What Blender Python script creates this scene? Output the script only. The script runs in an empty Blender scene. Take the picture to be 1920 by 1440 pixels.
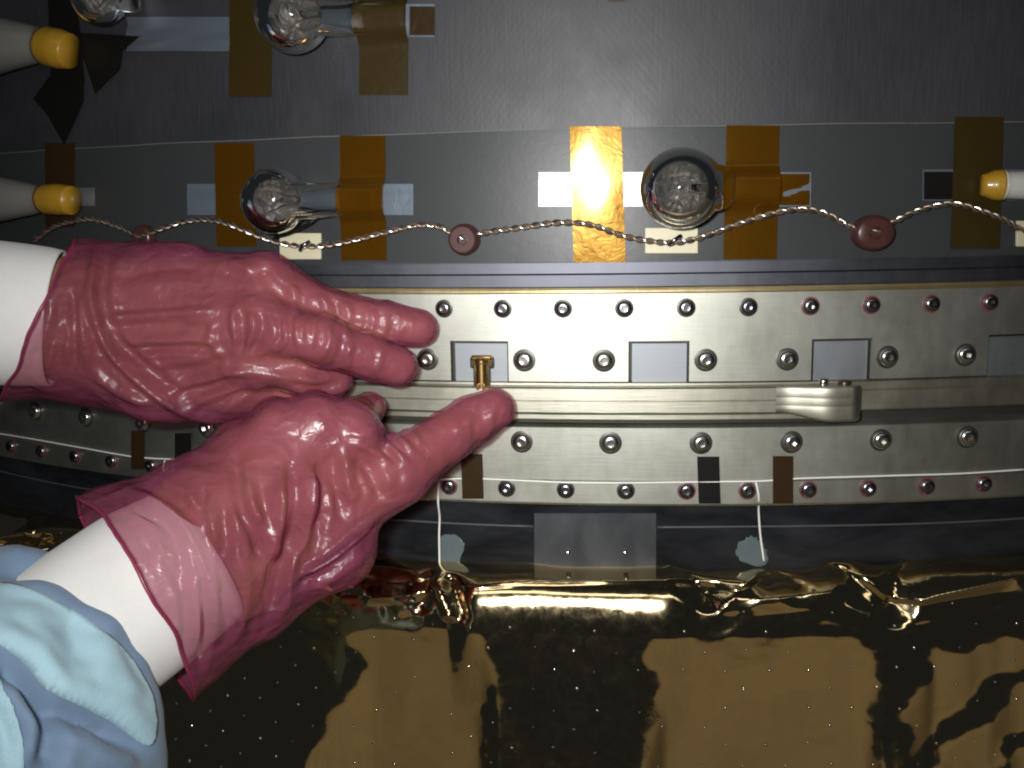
import bpy, bmesh, math, random
import numpy as np
from mathutils import Vector, Matrix, noise as mnoise

# ------------------------------------------------------------------ camera, world, lights, exposure
MM = 0.001
R, DCAM, FPX = 782.29, 475.0, 1938.16          # vehicle radius, camera distance to it, focal length in photo pixels
YAW, PIT, ROL = 0.1006, 0.16657, -0.01589
Z0 = 1000.0                                     # camera height above the floor, mm
cy, sy, cp, sp, cr, sr = math.cos(YAW), math.sin(YAW), math.cos(PIT), math.sin(PIT), math.cos(ROL), math.sin(ROL)
FW = np.array([-sy*cp, cp*cy, -sp]); RT = np.array([cy, sy, 0.0]); UP = np.array([-sp*sy, sp*cy, cp])
CX = cr*RT + sr*UP; CY = -sr*RT + cr*UP
CAM = np.array([0.0, -(R+DCAM), Z0])

sc = bpy.context.scene
COL = sc.collection
cam = bpy.data.cameras.new('camera'); camo = bpy.data.objects.new('camera', cam); COL.objects.link(camo)
cam.sensor_width = 36; cam.lens = 36*FPX/1920; cam.clip_start = 0.01; cam.clip_end = 50
m = Matrix(((CX[0], CY[0], -FW[0], CAM[0]*MM), (CX[1], CY[1], -FW[1], CAM[1]*MM), (CX[2], CY[2], -FW[2], CAM[2]*MM), (0, 0, 0, 1)))
camo.matrix_world = m
sc.camera = camo

w = bpy.data.worlds.new('World'); sc.world = w; w.use_nodes = True
w.node_tree.nodes['Background'].inputs[0].default_value = (0.75, 0.87, 1.0, 1)
w.node_tree.nodes['Background'].inputs[1].default_value = 0.014

def area(name, loc, target, sx, syy, power, color, spread=180, shape='RECTANGLE'):
    l = bpy.data.lights.new(name, 'AREA'); l.shape = shape; l.size = sx; l.size_y = syy; l.energy = power; l.color = color
    l.spread = math.radians(spread)
    o = bpy.data.objects.new(name, l); COL.objects.link(o)
    o.location = loc
    o.rotation_euler = (Vector(target)-Vector(loc)).to_track_quat('-Z', 'Y').to_euler()
    return o
# the camera's own flash, a hand's breadth left of and above the lens
fl = (CAM + CX*-36 + CY*24 + FW*-4)*MM
area('camera_flash', fl, (fl[0]-0.01, fl[1]+0.5, fl[2]-0.07), 0.030, 0.018, 0.80, (1.0, 0.985, 0.955), 88)
# the hall's ceiling lamps
for i, (x, y) in enumerate(((-1.3, -3.0), (0.5, -3.0), (2.3, -3.0))):
    area('ceiling_lamp', (x, y, 2.9), (x, y, 0), 1.6, 0.5, 5.5, (1.0, 0.93, 0.82), 120)

sc.view_settings.view_transform = 'Standard'; sc.view_settings.look = 'None'
sc.view_settings.exposure = 0.0; sc.view_settings.gamma = 1.0; sc.view_settings.use_curve_mapping = False
sc.render.engine = 'CYCLES'
sc.cycles.max_bounces = 10; sc.cycles.transparent_max_bounces = 16; sc.cycles.transmission_bounces = 8
sc.cycles.sample_clamp_indirect = 4.0
sc.cycles.caustics_refractive = True
sc.cycles.filter_width = 2.1

rng = random.Random(7)
nrng = np.random.default_rng(7)

# ------------------------------------------------------------------ geometry helpers
def ray(px, py): return FW + CX*(px-960)/FPX - CY*(py-720)/FPX
def pix(px, py, dep): return CAM + ray(px, py)*dep
def surf(px, py, h=0.0):
    """where the line of sight through a photo pixel meets the vehicle's cylinder: (angle, height mm)"""
    D = ray(px, py); a = D[0]**2+D[1]**2; b = CAM[0]*D[0]+CAM[1]*D[1]; c = CAM[0]**2+CAM[1]**2-(R+h)**2
    t = (-b-math.sqrt(max(b*b-a*c, 0)))/a; P = CAM+D*t
    return math.atan2(P[0], -P[1]), P[2]
def zpx(py, h=0.0, px=1160): return surf(px, py, h)[1]
def cyl(th, z, h): return ((R+h)*math.sin(th), -(R+h)*math.cos(th), z)
def cylv(th, z, h): return np.stack([(R+h)*np.sin(th), -(R+h)*np.cos(th), z+0*th], -1)
def project(P):
    Q = P-CAM; d = Q@FW
    return np.stack([960+FPX*(Q@CX)/d, 720-FPX*(Q@CY)/d], 1), d

def new_obj(name, verts, faces, mat, parent=None, smooth=True, edges=()):
    me = bpy.data.meshes.new(name)
    v = np.asarray(verts, dtype=float)*MM
    me.from_pydata(v.tolist(), list(edges), [list(map(int, f)) for f in faces] if not isinstance(faces, np.ndarray) else faces.tolist())
    me.validate(); 
    if smooth: me.polygons.foreach_set('use_smooth', [True]*len(me.polygons))
    me.update()
    o = bpy.data.objects.new(name, me); COL.objects.link(o)
    if mat: me.materials.append(mat)
    if parent: o.parent = parent
    return o
def tag(o, label=None, cat=None, group=None, kind=None):
    if label: o['label'] = label
    if cat: o['category'] = cat
    if group: o['group'] = group
    if kind: o['kind'] = kind
    return o
def empty(name):
    o = bpy.data.objects.new(name, None); COL.objects.link(o); o.empty_display_size = 0.01; return o
def bevel(o, wd=0.4, seg=2, ang=35):
    b = o.modifiers.new('bevel', 'BEVEL'); b.width = wd*MM; b.segments = seg; b.limit_method = 'ANGLE'; b.angle_limit = math.radians(ang)
    b.harden_normals = False
def fix_normals(o):
    bm = bmesh.new(); bm.from_mesh(o.data); bmesh.ops.recalc_face_normals(bm, faces=bm.faces); bm.to_mesh(o.data); bm.free()
def auto_smooth(o, ang=40):
    bm = bmesh.new(); bm.from_mesh(o.data)
    bmesh.ops.recalc_face_normals(bm, faces=bm.faces)
    a = math.radians(ang)
    for e in bm.edges:
        if len(e.link_faces) == 2 and e.calc_face_angle(0) > a: e.smooth = False
    for f in bm.faces: f.smooth = True
    bm.to_mesh(o.data); bm.free()

def sweep(name, prof, th0, th1, n, mat, parent=None, closed=True, sharp=30):
    """a profile of (h, z) swept round the vehicle"""
    k = len(prof); V = []; F = []
    for i in range(n+1):
        th = th0+(th1-th0)*i/n
        for (h, z) in prof: V.append(cyl(th, z, h))
    kk = k if closed else k-1
    for i in range(n):
        for j in range(kk):
            a = i*k+j; b = i*k+(j+1) % k
            F.append((a, b, b+k, a+k))
    if closed: F.append(tuple(range(k))); F.append(tuple(n*k+j for j in range(k))[::-1])
    o = new_obj(name, V, F, mat, parent); auto_smooth(o, sharp); return o

def sheet(name, corners, h, t, mat, parent=None, n=12, wob=0.0, seed=0, ridge=None):
    """a thin strip lying on the vehicle: corners (angle, z) tl, tr, br, bl; underside at h, thickness t"""
    r = random.Random(seed); V = []; F = []; mrows = 40 if ridge else 10
    ph = [r.uniform(0, 6.28) for _ in range(4)]
    for lay in (0, 1):
        for j in range(mrows+1):
            v = j/mrows
            for i in range(n+1):
                u = i/n
                tl, tr, br, bl = corners
                th = (tl[0]*(1-u)+tr[0]*u)*(1-v)+(bl[0]*(1-u)+br[0]*u)*v
                z = (tl[1]*(1-u)+tr[1]*u)*(1-v)+(bl[1]*(1-u)+br[1]*u)*v
                hh = h+lay*t+wob*(math.sin(5*u+ph[0]+3*v)*math.sin(6*v+ph[1])+0.5*math.sin(11*v+ph[2]+4*u))
                if ridge: hh += ridge[2]*math.exp(-((z-ridge[0])/ridge[1])**4)
                V.append(cyl(th, z, hh))
    N = (mrows+1)*(n+1)
    for j in range(mrows):
        for i in range(n):
            a = j*(n+1)+i
            F.append((a, a+1, a+n+2, a+n+1)); F.append((N+a, N+a+n+1, N+a+n+2, N+a+1))
    ring = [i for i in range(n+1)]+[j*(n+1)+n for j in range(1, mrows+1)]+[mrows*(n+1)+i for i in range(n-1, -1, -1)]+[j*(n+1) for j in range(mrows-1, 0, -1)]
    for q in range(len(ring)):
        a = ring[q]; b = ring[(q+1) % len(ring)]
        F.append((a, a+N, b+N, b))
    o = new_obj(name, V, F, mat, parent); auto_smooth(o, 40); return o
def px_sheet(name, x0, x1, y0, y1, h, t, mat, skew=0, **kw):
    cs = [surf(x0, y0, h), surf(x1, y0, h), surf(x1+skew, y1, h), surf(x0+skew, y1, h)]
    return sheet(name, cs, h, t, mat, **kw)

def frame_at(th, z, h, roll=0.0):
    """object matrix whose +Z points out of the vehicle, +X along it"""
    n = Vector((math.sin(th), -math.cos(th), 0)); t = Vector((math.cos(th), math.sin(th), 0)); u = Vector((0, 0, 1))
    M = Matrix((t, u, n)).transposed().to_4x4()
    M = M @ Matrix.Rotation(roll, 4, 'Z')
    M.translation = Vector(cyl(th, z, h))*MM
    return M
def lathe(prof, n=28):
    V = []; F = []; k = len(prof)
    for i in range(n):
        a = 2*math.pi*i/n
        for (r, z) in prof: V.append((r*math.cos(a), r*math.sin(a), z))
    for i in range(n):
        for j in range(k-1):
            a = i*k+j; b = ((i+1) % n)*k+j
            F.append((a, b, b+1, a+1))
    F.append(tuple(i*k for i in range(n))[::-1]); F.append(tuple(i*k+k-1 for i in range(n)))
    return V, F
def tube(name, pts, r, mat, parent=None, ns=8, radii=None):
    P = [Vector(p) for p in pts]; V = []; F = []
    nrm = None
    for i, p in enumerate(P):
        t = (P[min(i+1, len(P)-1)]-P[max(i-1, 0)]).normalized()
        if nrm is None:
            nrm = t.cross(Vector((0.3, 0.2, 0.9))).normalized()
        nrm = (nrm-t*nrm.dot(t)).normalized(); b = t.cross(nrm)
        rr = radii[i] if radii else r
        for j in range(ns):
            a = 2*math.pi*j/ns; V.append(p+nrm*rr*math.cos(a)+b*rr*math.sin(a))
    for i in range(len(P)-1):
        for j in range(ns):
            a = i*ns+j; b2 = i*ns+(j+1) % ns
            F.append((a, b2, b2+ns, a+ns))
    F.append(tuple(range(ns))[::-1]); F.append(tuple((len(P)-1)*ns+j for j in range(ns)))
    return new_obj(name, [tuple(v) for v in V], F, mat, parent)
def catmull(pts, n=8):
    P = [np.array(p, float) for p in pts]; P = [2*P[0]-P[1]]+P+[2*P[-1]-P[-2]]; out = []
    for i in range(1, len(P)-2):
        for k in range(n):
            t = k/n; a, b, c, d = P[i-1:i+3]
            out.append(0.5*((2*b)+(-a+c)*t+(2*a-5*b+4*c-d)*t*t+(-a+3*b-3*c+d)*t**3))
    out.append(P[-2]); return out

def vnoise(X, Y, Z, seed=0):
    """smooth value noise, vectorised"""
    def hsh(i, j, k):
        n = (i*374761393+j*668265263+k*2147483647+seed*1274126177) & 0xffffffff
        n = ((n ^ (n >> 13))*1274126177) & 0xffffffff
        return ((n ^ (n >> 16)) & 0xffff)/65535.0
    xi, yi, zi = np.floor(X).astype(np.int64), np.floor(Y).astype(np.int64), np.floor(Z).astype(np.int64)
    fx, fy, fz = X-xi, Y-yi, Z-zi
    fx, fy, fz = [f*f*f*(f*(f*6-15)+10) for f in (fx, fy, fz)]
    v = 0
    for a in (0, 1):
        for b in (0, 1):
            for c in (0, 1):
                v = v+hsh(xi+a, yi+b, zi+c)*(fx if a else 1-fx)*(fy if b else 1-fy)*(fz if c else 1-fz)
    return v*2-1

# ------------------------------------------------------------------ materials
def mat(name, color=(.5, .5, .5), rough=.5, metal=0.0, **kw):
    M = bpy.data.materials.new(name); M.use_nodes = True
    b = M.node_tree.nodes['Principled BSDF']
    b.inputs['Base Color'].default_value = (*color, 1); b.inputs['Roughness'].default_value = rough; b.inputs['Metallic'].default_value = metal
    for k, v in kw.items():
        b.inputs[k.replace('_', ' ')].default_value = v
    return M
class NT:
    def __init__(s, M): s.t = M.node_tree; s.b = s.t.nodes['Principled BSDF']; s.out = s.t.nodes['Material Output']
    def n(s, ty, **kw):
        x = s.t.nodes.new(ty)
        for k, v in kw.items():
            if hasattr(x, k): setattr(x, k, v)
            else: x.inputs[k.replace('_', ' ')].default_value = v
        return x
    def l(s, a, b): s.t.links.new(a, b)
    def coords(s, scale=(1, 1, 1)):
        g = s.n('ShaderNodeNewGeometry'); mp = s.n('ShaderNodeMapping'); mp.inputs['Scale'].default_value = scale
        s.l(g.outputs['Position'], mp.inputs['Vector']); return mp.outputs['Vector']
    def noise(s, vec, scale, detail=3, rough=.5, dist=0.0):
        x = s.n('ShaderNodeTexNoise'); x.inputs['Scale'].default_value = scale; x.inputs['Detail'].default_value = detail
        x.inputs['Roughness'].default_value = rough; x.inputs['Distortion'].default_value = dist
        s.l(vec, x.inputs['Vector']); return x.outputs['Fac']
    def ramp(s, fac, p0, c0, p1, c1):
        r = s.n('ShaderNodeValToRGB'); e = r.color_ramp.elements
        e[0].position = p0; e[0].color = (*c0, 1) if len(c0) == 3 else c0; e[1].position = p1; e[1].color = (*c1, 1)
        s.l(fac, r.inputs['Fac']); return r.outputs['Color']
    def bump(s, h, dist, strength=1.0, prev=None):
        x = s.n('ShaderNodeBump'); x.inputs['Distance'].default_value = dist; x.inputs['Strength'].default_value = strength
        s.l(h, x.inputs['Height'])
        if prev is not None: s.l(prev, x.inputs['Normal'])
        return x.outputs['Normal']
    def maprange(s, v, a, b, c, d):
        x = s.n('ShaderNodeMapRange'); x.inputs[1].default_value = a; x.inputs[2].default_value = b; x.inputs[3].default_value = c; x.inputs[4].default_value = d
        s.l(v, x.inputs[0]); return x.outputs[0]
    def math(s, op, a, b=None):
        x = s.n('ShaderNodeMath'); x.operation = op
        for i, v in enumerate((a, b)):
            if v is None: continue
            if isinstance(v, (int, float)): x.inputs[i].default_value = v
            else: s.l(v, x.inputs[i])
        return x.outputs[0]
    def cylcoord(s):
        """(arc length, height) round the vehicle, metres"""
        g = s.n('ShaderNodeNewGeometry'); sx = s.n('ShaderNodeSeparateXYZ'); s.l(g.outputs['Position'], sx.inputs[0])
        ny = s.math('MULTIPLY', sx.outputs[1], -1.0)
        at = s.math('ARCTAN2', sx.outputs[0], ny); arc = s.math('MULTIPLY', at, R*MM)
        return arc, sx.outputs[2]
    def combine(s, x, y):
        c = s.n('ShaderNodeCombineXYZ'); s.l(x, c.inputs[0]); s.l(y, c.inputs[1]); return c.outputs[0]

# carbon-fibre skin: plain weave, tiny diagonal tow pattern, resin gloss
def make_wall_mat():
    M = mat('carbon_skin', (.04, .041, .045), .5); t = NT(M)
    arc, z = t.cylcoord()
    wv = []
    for ax, s in ((arc, 900.0), (z, 700.0)):
        wv.append(t.math('SINE', t.math('MULTIPLY', ax, s*2)))
    vec = t.combine(arc, z)
    mp = t.n('ShaderNodeMapping'); mp.inputs['Scale'].default_value = (1, .06, 1); t.l(vec, mp.inputs['Vector'])
    streak = t.noise(mp.outputs['Vector'], 900, 3, .6)
    mp2 = t.n('ShaderNodeMapping'); mp2.inputs['Scale'].default_value = (1, 1, 1); mp2.inputs['Rotation'].default_value = (0, 0, .8); t.l(vec, mp2.inputs['Vector'])
    mp3 = t.n('ShaderNodeMapping'); mp3.inputs['Scale'].default_value = (.12, 1, 1); t.l(mp2.outputs['Vector'], mp3.inputs['Vector'])
    diag = t.noise(mp3.outputs['Vector'], 420, 2, .5)
    big = t.noise(vec, 14, 4, .6)
    col = t.ramp(t.math('ADD', t.math('MULTIPLY', streak, .6), t.math('MULTIPLY', big, .4)), .3, (.020, .021, .026), .72, (.040, .042, .049))
    t.l(col, t.b.inputs['Base Color'])
    wsum = t.math('MULTIPLY', wv[0], wv[1])
    n1 = t.bump(wsum, .00005, .1)
    n2 = t.bump(streak, .00025, .2, n1)
    n3 = t.bump(diag, .00012, .2, n2)
    t.l(n3, t.b.inputs['Normal'])
    t.l(t.maprange(big, .3, .7, .42, .6), t.b.inputs['Roughness'])
    return M
M_WALL = make_wall_mat()

def make_alu(name, c0, c1, rough, brushed='z', bump=.00006):
    M = mat(name, c0, rough, 1.0); t = NT(M)
    arc, z = t.cylcoord(); vec = t.combine(arc, z)
    mp = t.n('ShaderNodeMapping'); mp.inputs['Scale'].default_value = (.02, 1, 1); t.l(vec, mp.inputs['Vector'])
    st = t.noise(mp.outputs['Vector'], 2200, 3, .6)
    big = t.noise(vec, 22, 5, .6, .4)
    mp2 = t.n('ShaderNodeMapping'); mp2.inputs['Scale'].default_value = (1, .35, 1); t.l(vec, mp2.inputs['Vector'])
    sm = t.noise(mp2.outputs['Vector'], 160, 5, .7)
    mix = t.math('ADD', t.math('MULTIPLY', big, .55), t.math('ADD', t.math('MULTIPLY', sm, .3), t.math('MULTIPLY', st, .15)))
    t.l(t.ramp(mix, .36, c0, .64, c1), t.b.inputs['Base Color'])
    t.l(t.maprange(mix, .3, .7, rough-.06, rough+.07), t.b.inputs['Roughness'])
    t.l(t.bump(st, bump, .6), t.b.inputs['Normal'])
    return M
M_RING = make_alu('chromated_aluminium', (.36, .365, .32), (.455, .46, .415), .48)
M_BAND = make_alu('steel_band', (.37, .36, .295), (.47, .46, .385), .45, bump=.0001)
M_EDGE = make_alu('gold_chromate_edge', (.62, .5, .26), (.75, .62, .36), .35)
M_PLATE = make_alu('bare_plate', (.25, .27, .295), (.31, .33, .355), .58)
M_GREYEDGE = make_alu('dark_anodised', (.07, .075, .09), (.115, .12, .14), .5)
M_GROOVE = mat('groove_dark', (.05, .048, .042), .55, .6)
M_BOLT = mat('bolt_steel', (.55, .54, .52), .22, 1.0)
M_BOLT2 = mat('bolt_dark_steel', (.26, .25, .27), .24, 1.0)
M_GAP_SHADE = mat('painted_gap_shade', (.06, .058, .056), .4, .6)  # dark colour stands for the shade in the gap round each bolt head
M_LACQ = mat('red_lacquered_ring', (.16, .045, .055), .35)
M_BRASS = mat('brass', (.72, .47, .2), .25, 1.0)
M_BRASSD = mat('dark_brass', (.10, .075, .04), .35, .8)
M_BLACK = mat('black_tape', (.008, .0075, .007), .4, 0, Specular_IOR_Level=.2)
M_THREAD = mat('white_thread', (.82, .82, .78), .6)
M_CREAM = mat('cream_base', (.55, .51, .36), .5)
M_BEAD = mat('brown_grommet', (.06, .022, .02), .32)
M_GREYC = mat('grey_sleeve', (.17, .165, .15), .4)
M_ADDED_FLOOR = mat('added_beige_floor', (.5, .42, .3), .7)
t = NT(M_ADDED_FLOOR); t.l(t.ramp(t.noise(t.coords(), 6, 5), .3, (.42, .34, .22), .7, (.55, .46, .32)), t.b.inputs['Base Color'])

def make_skirt():
    M = mat('black_skirt', (.014, .015, .017), .24, 0, Specular_IOR_Level=.2); t = NT(M)
    arc, z = t.cylcoord(); vec = t.combine(arc, z)
    mp = t.n('ShaderNodeMapping'); mp.inputs['Scale'].default_value = (.3, 1, 1); t.l(vec, mp.inputs['Vector'])
    nz = t.noise(mp.outputs['Vector'], 60, 5, .6, .5)
    t.l(t.ramp(nz, .35, (.008, .009, .011), .7, (.026, .028, .033)), t.b.inputs['Base Color'])
    t.l(t.maprange(nz, .3, .7, .18, .34), t.b.inputs['Roughness'])
    t.l(t.bump(nz, .0008, .35), t.b.inputs['Normal'])
    return M
M_SKIRT = make_skirt()
M_PATCH = mat('grey_patch', (.045, .05, .056), .42, 0, Specular_IOR_Level=.3)

t = NT(M_PATCH); t.l(t.ramp(t.noise(t.coords((1, 1, .5)), 70, 4, .6, .6), .3, (.030, .034, .038), .72, (.062, .066, .072)), t.b.inputs['Base Color'])

def make_foil():
    M = mat('gold_foil', (.90, .72, .42), .07, 1.0); t = NT(M)
    v = t.coords((1, 1, 1)); nz = t.noise(v, 180, 4, .65, .8)
    nl = t.noise(v, 38, 3, .6, .6)
    n1 = t.bump(nl, .0004, .2); t.l(t.bump(nz, .00012, .25, n1), t.b.inputs['Normal'])
    t.l(t.maprange(nz, .3, .7, .06, .13), t.b.inputs['Roughness'])
    t.b.inputs['Coat Weight'].default_value = .35; t.b.inputs['Coat Roughness'].default_value = .03
    return M
M_FOIL = make_foil()
M_DOT = mat('perforation_rim', (.9, .88, .84), .12, 1.0)

def film(name, tint, diff, rough, fac, spec=.5, bump=0.0, coat=0.0):
    """thin plastic: part clear and tinted, part body colour with a gloss"""
    M = mat(name, diff, rough); t = NT(M)
    t.b.inputs['Specular IOR Level'].default_value = spec
    t.b.inputs['Coat Weight'].default_value = coat; t.b.inputs['Coat Roughness'].default_value = .12
    tr = t.n('ShaderNodeBsdfTransparent'); tr.inputs[0].default_value = (*tint, 1)
    mx = t.n('ShaderNodeMixShader'); mx.inputs[0].default_value = fac
    t.l(tr.outputs[0], mx.inputs[1]); t.l(t.b.outputs[0], mx.inputs[2]); t.l(mx.outputs[0], t.out.inputs['Surface'])
    if bump:
        nz = t.noise(t.coords(), 160, 4, .6, .6); t.l(t.bump(nz, bump, .6), t.b.inputs['Normal'])
    M.use_nodes = True
    return M
M_AMBER = film('amber_tape', (.8, .40, .04), (.095, .046, .003), .24, .5, .4, .0002, .35)
M_AMBER.node_tree.nodes['Principled BSDF'].inputs['Specular Tint'].default_value = (1, .62, .12, 1)
M_AMBER.node_tree.nodes['Principled BSDF'].inputs['Specular IOR Level'].default_value = .8
M_AMBERD = film('aged_amber_tape', (.4, .2, .03), (.045, .03, .006), .35, .7, .5, .0004)
M_DARKAMBER = film('dark_amber_tape', (.35, .16, .03), (.04, .022, .008), .3, .75, .5, .0004)
M_CLEAR = film('clear_film', (.93, .95, .95), (.07, .073, .076), .36, .32, .5, .0001)
M_STRIP = film('clear_strip', (.86, .9, .93), (.42, .5, .6), .33, .5, .95, .0003, .3)  # bluish body colour paints in the blue gown's reflection
M_STRIP.node_tree.nodes['Principled BSDF'].inputs['Metallic'].default_value = .7
M_CAP = mat('amber_cap', (.40, .225, .018), .35, 0, Coat_Weight=.3)
M_GLASS = mat('bulb_glass', (1, 1, 1), .0, 0, Transmission_Weight=1.0, IOR=1.48)
M_SILVER = mat('added_reflector_silver', (.85, .84, .82), .24, 1.0)
M_WIRE = mat('tinned_wire', (.72, .68, .62), .28, 1.0)
M_WIRE2 = mat('brown_wire', (.22, .16, .12), .35, .6)
# glove: thin tinted vinyl over skin
def make_glove():
    M = film('pink_vinyl', (.87, .66, .69), (.34, .08, .15), .36, .36, .8, 0, .15); t = NT(M)
    v = t.coords(); w1 = t.noise(v, 45, 3, .6); b = t.noise(v, 500, 3, .6, .5)
    vm = t.n('ShaderNodeVectorMath'); vm.operation = 'MULTIPLY_ADD'
    nz = t.n('ShaderNodeTexNoise'); nz.inputs['Scale'].default_value = 60; nz.inputs['Detail'].default_value = 3; t.l(v, nz.inputs['Vector'])
    t.l(nz.outputs['Color'], vm.inputs[0]); vm.inputs[1].default_value = (.016, .016, .016); t.l(v, vm.inputs[2])
    mp = t.n('ShaderNodeMapping'); mp.inputs['Scale'].default_value = (.6, 1, 1.0); mp.inputs['Rotation'].default_value = (0, .35, 0); t.l(vm.outputs[0], mp.inputs['Vector'])
    def vor(sc_):
        x = t.n('ShaderNodeTexVoronoi'); x.inputs['Scale'].default_value = sc_; t.l(mp.outputs['Vector'], x.inputs['Vector']); return x.outputs['Distance']
    n1 = t.bump(vor(75), .0045, .42); n2 = t.bump(vor(190), .0016, .4, n1); n3 = t.bump(b, .00012, .3, n2)
    t.l(n3, t.b.inputs['Normal'])
    t.l(t.maprange(w1, .3, .7, .27, .45), t.b.inputs['Roughness'])
    return M
M_GLOVE = make_glove()
M_RIM = film('glove_rim', (.8, .4, .5), (.30, .04, .10), .35, .7, .5, 0, .1)
def make_skin():
    M = mat('skin', (.62, .36, .24), .55); t = NT(M)
    t.l(t.ramp(t.noise(t.coords(), 45, 4, .6), .3, (.20, .096, .047), .7, (.34, .185, .095)), t.b.inputs['Base Color'])
    return M
M_SKIN = make_skin()
def make_cloth(name, c, scale, bumpd):
    M = mat(name, c, .85); t = NT(M); v = t.coords()
    t.b.inputs['Sheen Weight'].default_value = .15
    a = t.noise(v, scale, 3, .7); t.l(t.bump(a, bumpd, .5), t.b.inputs['Normal'])
    k = t.noise(v, 30, 4, .6)
    t.l(t.ramp(t.math('ADD', t.math('MULTIPLY', a, .5), t.math('MULTIPLY', k, .5)), .3, tuple(x*.86 for x in c), .7, tuple(min(1, x*1.08) for x in c)), t.b.inputs['Base Color'])
    return M
M_CUFF = make_cloth('white_knit', (.80, .80, .78), 2200, .0003)
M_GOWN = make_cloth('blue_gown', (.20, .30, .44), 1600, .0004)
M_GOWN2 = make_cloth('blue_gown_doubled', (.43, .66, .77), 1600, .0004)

# ------------------------------------------------------------------ the setting
TH0, TH1 = -0.62, 0.42
fv = [(-1500, -3880, 0), (2400, -3880, 0), (2400, 200, 0), (-1500, 200, 0)]  # unseen floor piece, added and cut so the foil reflects tan and dark
tag(new_obj('floor', fv, [(0, 1, 2, 3)], M_ADDED_FLOOR), kind='structure')
zring = zpx(540)
tag(sweep('composite_wall', [(-6, zring+3), (-6, zring+260), (-12, zring+260), (-12, zring+3)], TH0, TH1, 120, M_WALL), kind='structure')
zb = zpx(950)
tag(sweep('skirt_panel', [(-6, zb+4), (-6, zb-150), (-12, zb-150), (-12, zb+4)], TH0, TH1, 120, M_SKIRT), kind='structure')

# dark rim under the film
o = sweep('rim_strip', [(-6.5, zpx(492, -4)), (-4.2, zpx(492, -4)), (-4.0, zpx(512, -4)), (-2.8, zpx(515, -4)), (-2.8, zring+.5), (-6.5, zring+.5)], TH0, TH1, 120, M_GREYEDGE)
tag(o, 'dark grey anodised rim strip between the carbon wall and the bolted upper ring', 'rim strip')

# ------------------------------------------------------------------ rings
bolt_me = {}
def bolt_mesh(kind):
    if kind in bolt_me: return bolt_me[kind]
    if kind == 'button':   # button head with hexagon socket
        prof = [(4.1, 0), (4.1, .7), (3.9, 1.5), (3.4, 2.1), (2.6, 2.5), (1.55, 2.6)]
    else:
        prof = [(3.7, 0), (3.7, .9), (3.5, 1.5), (3.0, 2.0), (2.2, 2.3), (1.4, 2.35)]
    V, F = lathe(prof, 24); F = F[:-1]
    # hexagonal socket: rim joins the hexagon, walls go down, floor closes it
    k = len(prof); n = 24; top = [i*k+k-1 for i in range(n)]; zt = prof[-1][1]; rh = prof[-1][0]*.92
    b0 = len(V)
    for i in range(n):
        a = 2*math.pi*i/n; r = rh*math.cos(math.pi/6)/math.cos((a % (math.pi/3))-math.pi/6)
        V.append((r*math.cos(a), r*math.sin(a), zt-.05))
    b1 = len(V)
    for i in range(n): x, y, z = V[b0+i]; V.append((x, y, zt-1.7))
    for i in range(n):
        j = (i+1) % n
        F.append((top[i], top[j], b0+j, b0+i)); F.append((b0+i, b0+j, b1+j, b1+i))
    F.append(tuple(b1+i for i in range(n)))
    o = new_obj('bolt', V, F, None); fix_normals(o); auto_smooth(o, 30)
    me = o.data; bpy.data.objects.remove(o)
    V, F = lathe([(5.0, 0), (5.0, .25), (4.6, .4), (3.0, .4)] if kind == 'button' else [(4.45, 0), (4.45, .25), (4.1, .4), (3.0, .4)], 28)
    o = new_obj('gap_ring', V, F, M_GAP_SHADE); fix_normals(o); auto_smooth(o, 30); wm = o.data; bpy.data.objects.remove(o)  # flat ring painted in where the gap round the head is shaded
    bolt_me[kind] = (me, wm); return bolt_me[kind]
bolt_cache = {}
def bolt(parent, th, z, h, kind, material, pink=False):
    me, wm = bolt_mesh(kind)
    key = (kind, material.name)
    if key not in bolt_cache:
        m2 = me.copy(); m2.materials.clear(); m2.materials.append(material); bolt_cache[key] = m2
    o = bpy.data.objects.new('bolt', bolt_cache[key]); COL.objects.link(o); o.parent = parent
    M = frame_at(th, z, h+.3, rng.uniform(0, 1.0)) @ Matrix.Rotation(rng.uniform(-.05, .05), 4, 'X') @ Matrix.Rotation(rng.uniform(-.05, .05), 4, 'Y') @ Matrix.Scale(1.06 if kind == 'button' else .96, 4)
    o.matrix_world = M
    if pink:
        if kind+'p' not in bolt_cache:
            w2 = wm.copy(); w2.materials.clear(); w2.materials.append(M_LACQ); bolt_cache[kind+'p'] = w2
        wm = bolt_cache[kind+'p']
    w_ = bpy.data.objects.new('gap_ring', wm); COL.objects.link(w_); w_.parent = o
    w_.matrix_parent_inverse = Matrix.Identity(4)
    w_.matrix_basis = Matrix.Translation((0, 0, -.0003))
    return o

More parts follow.
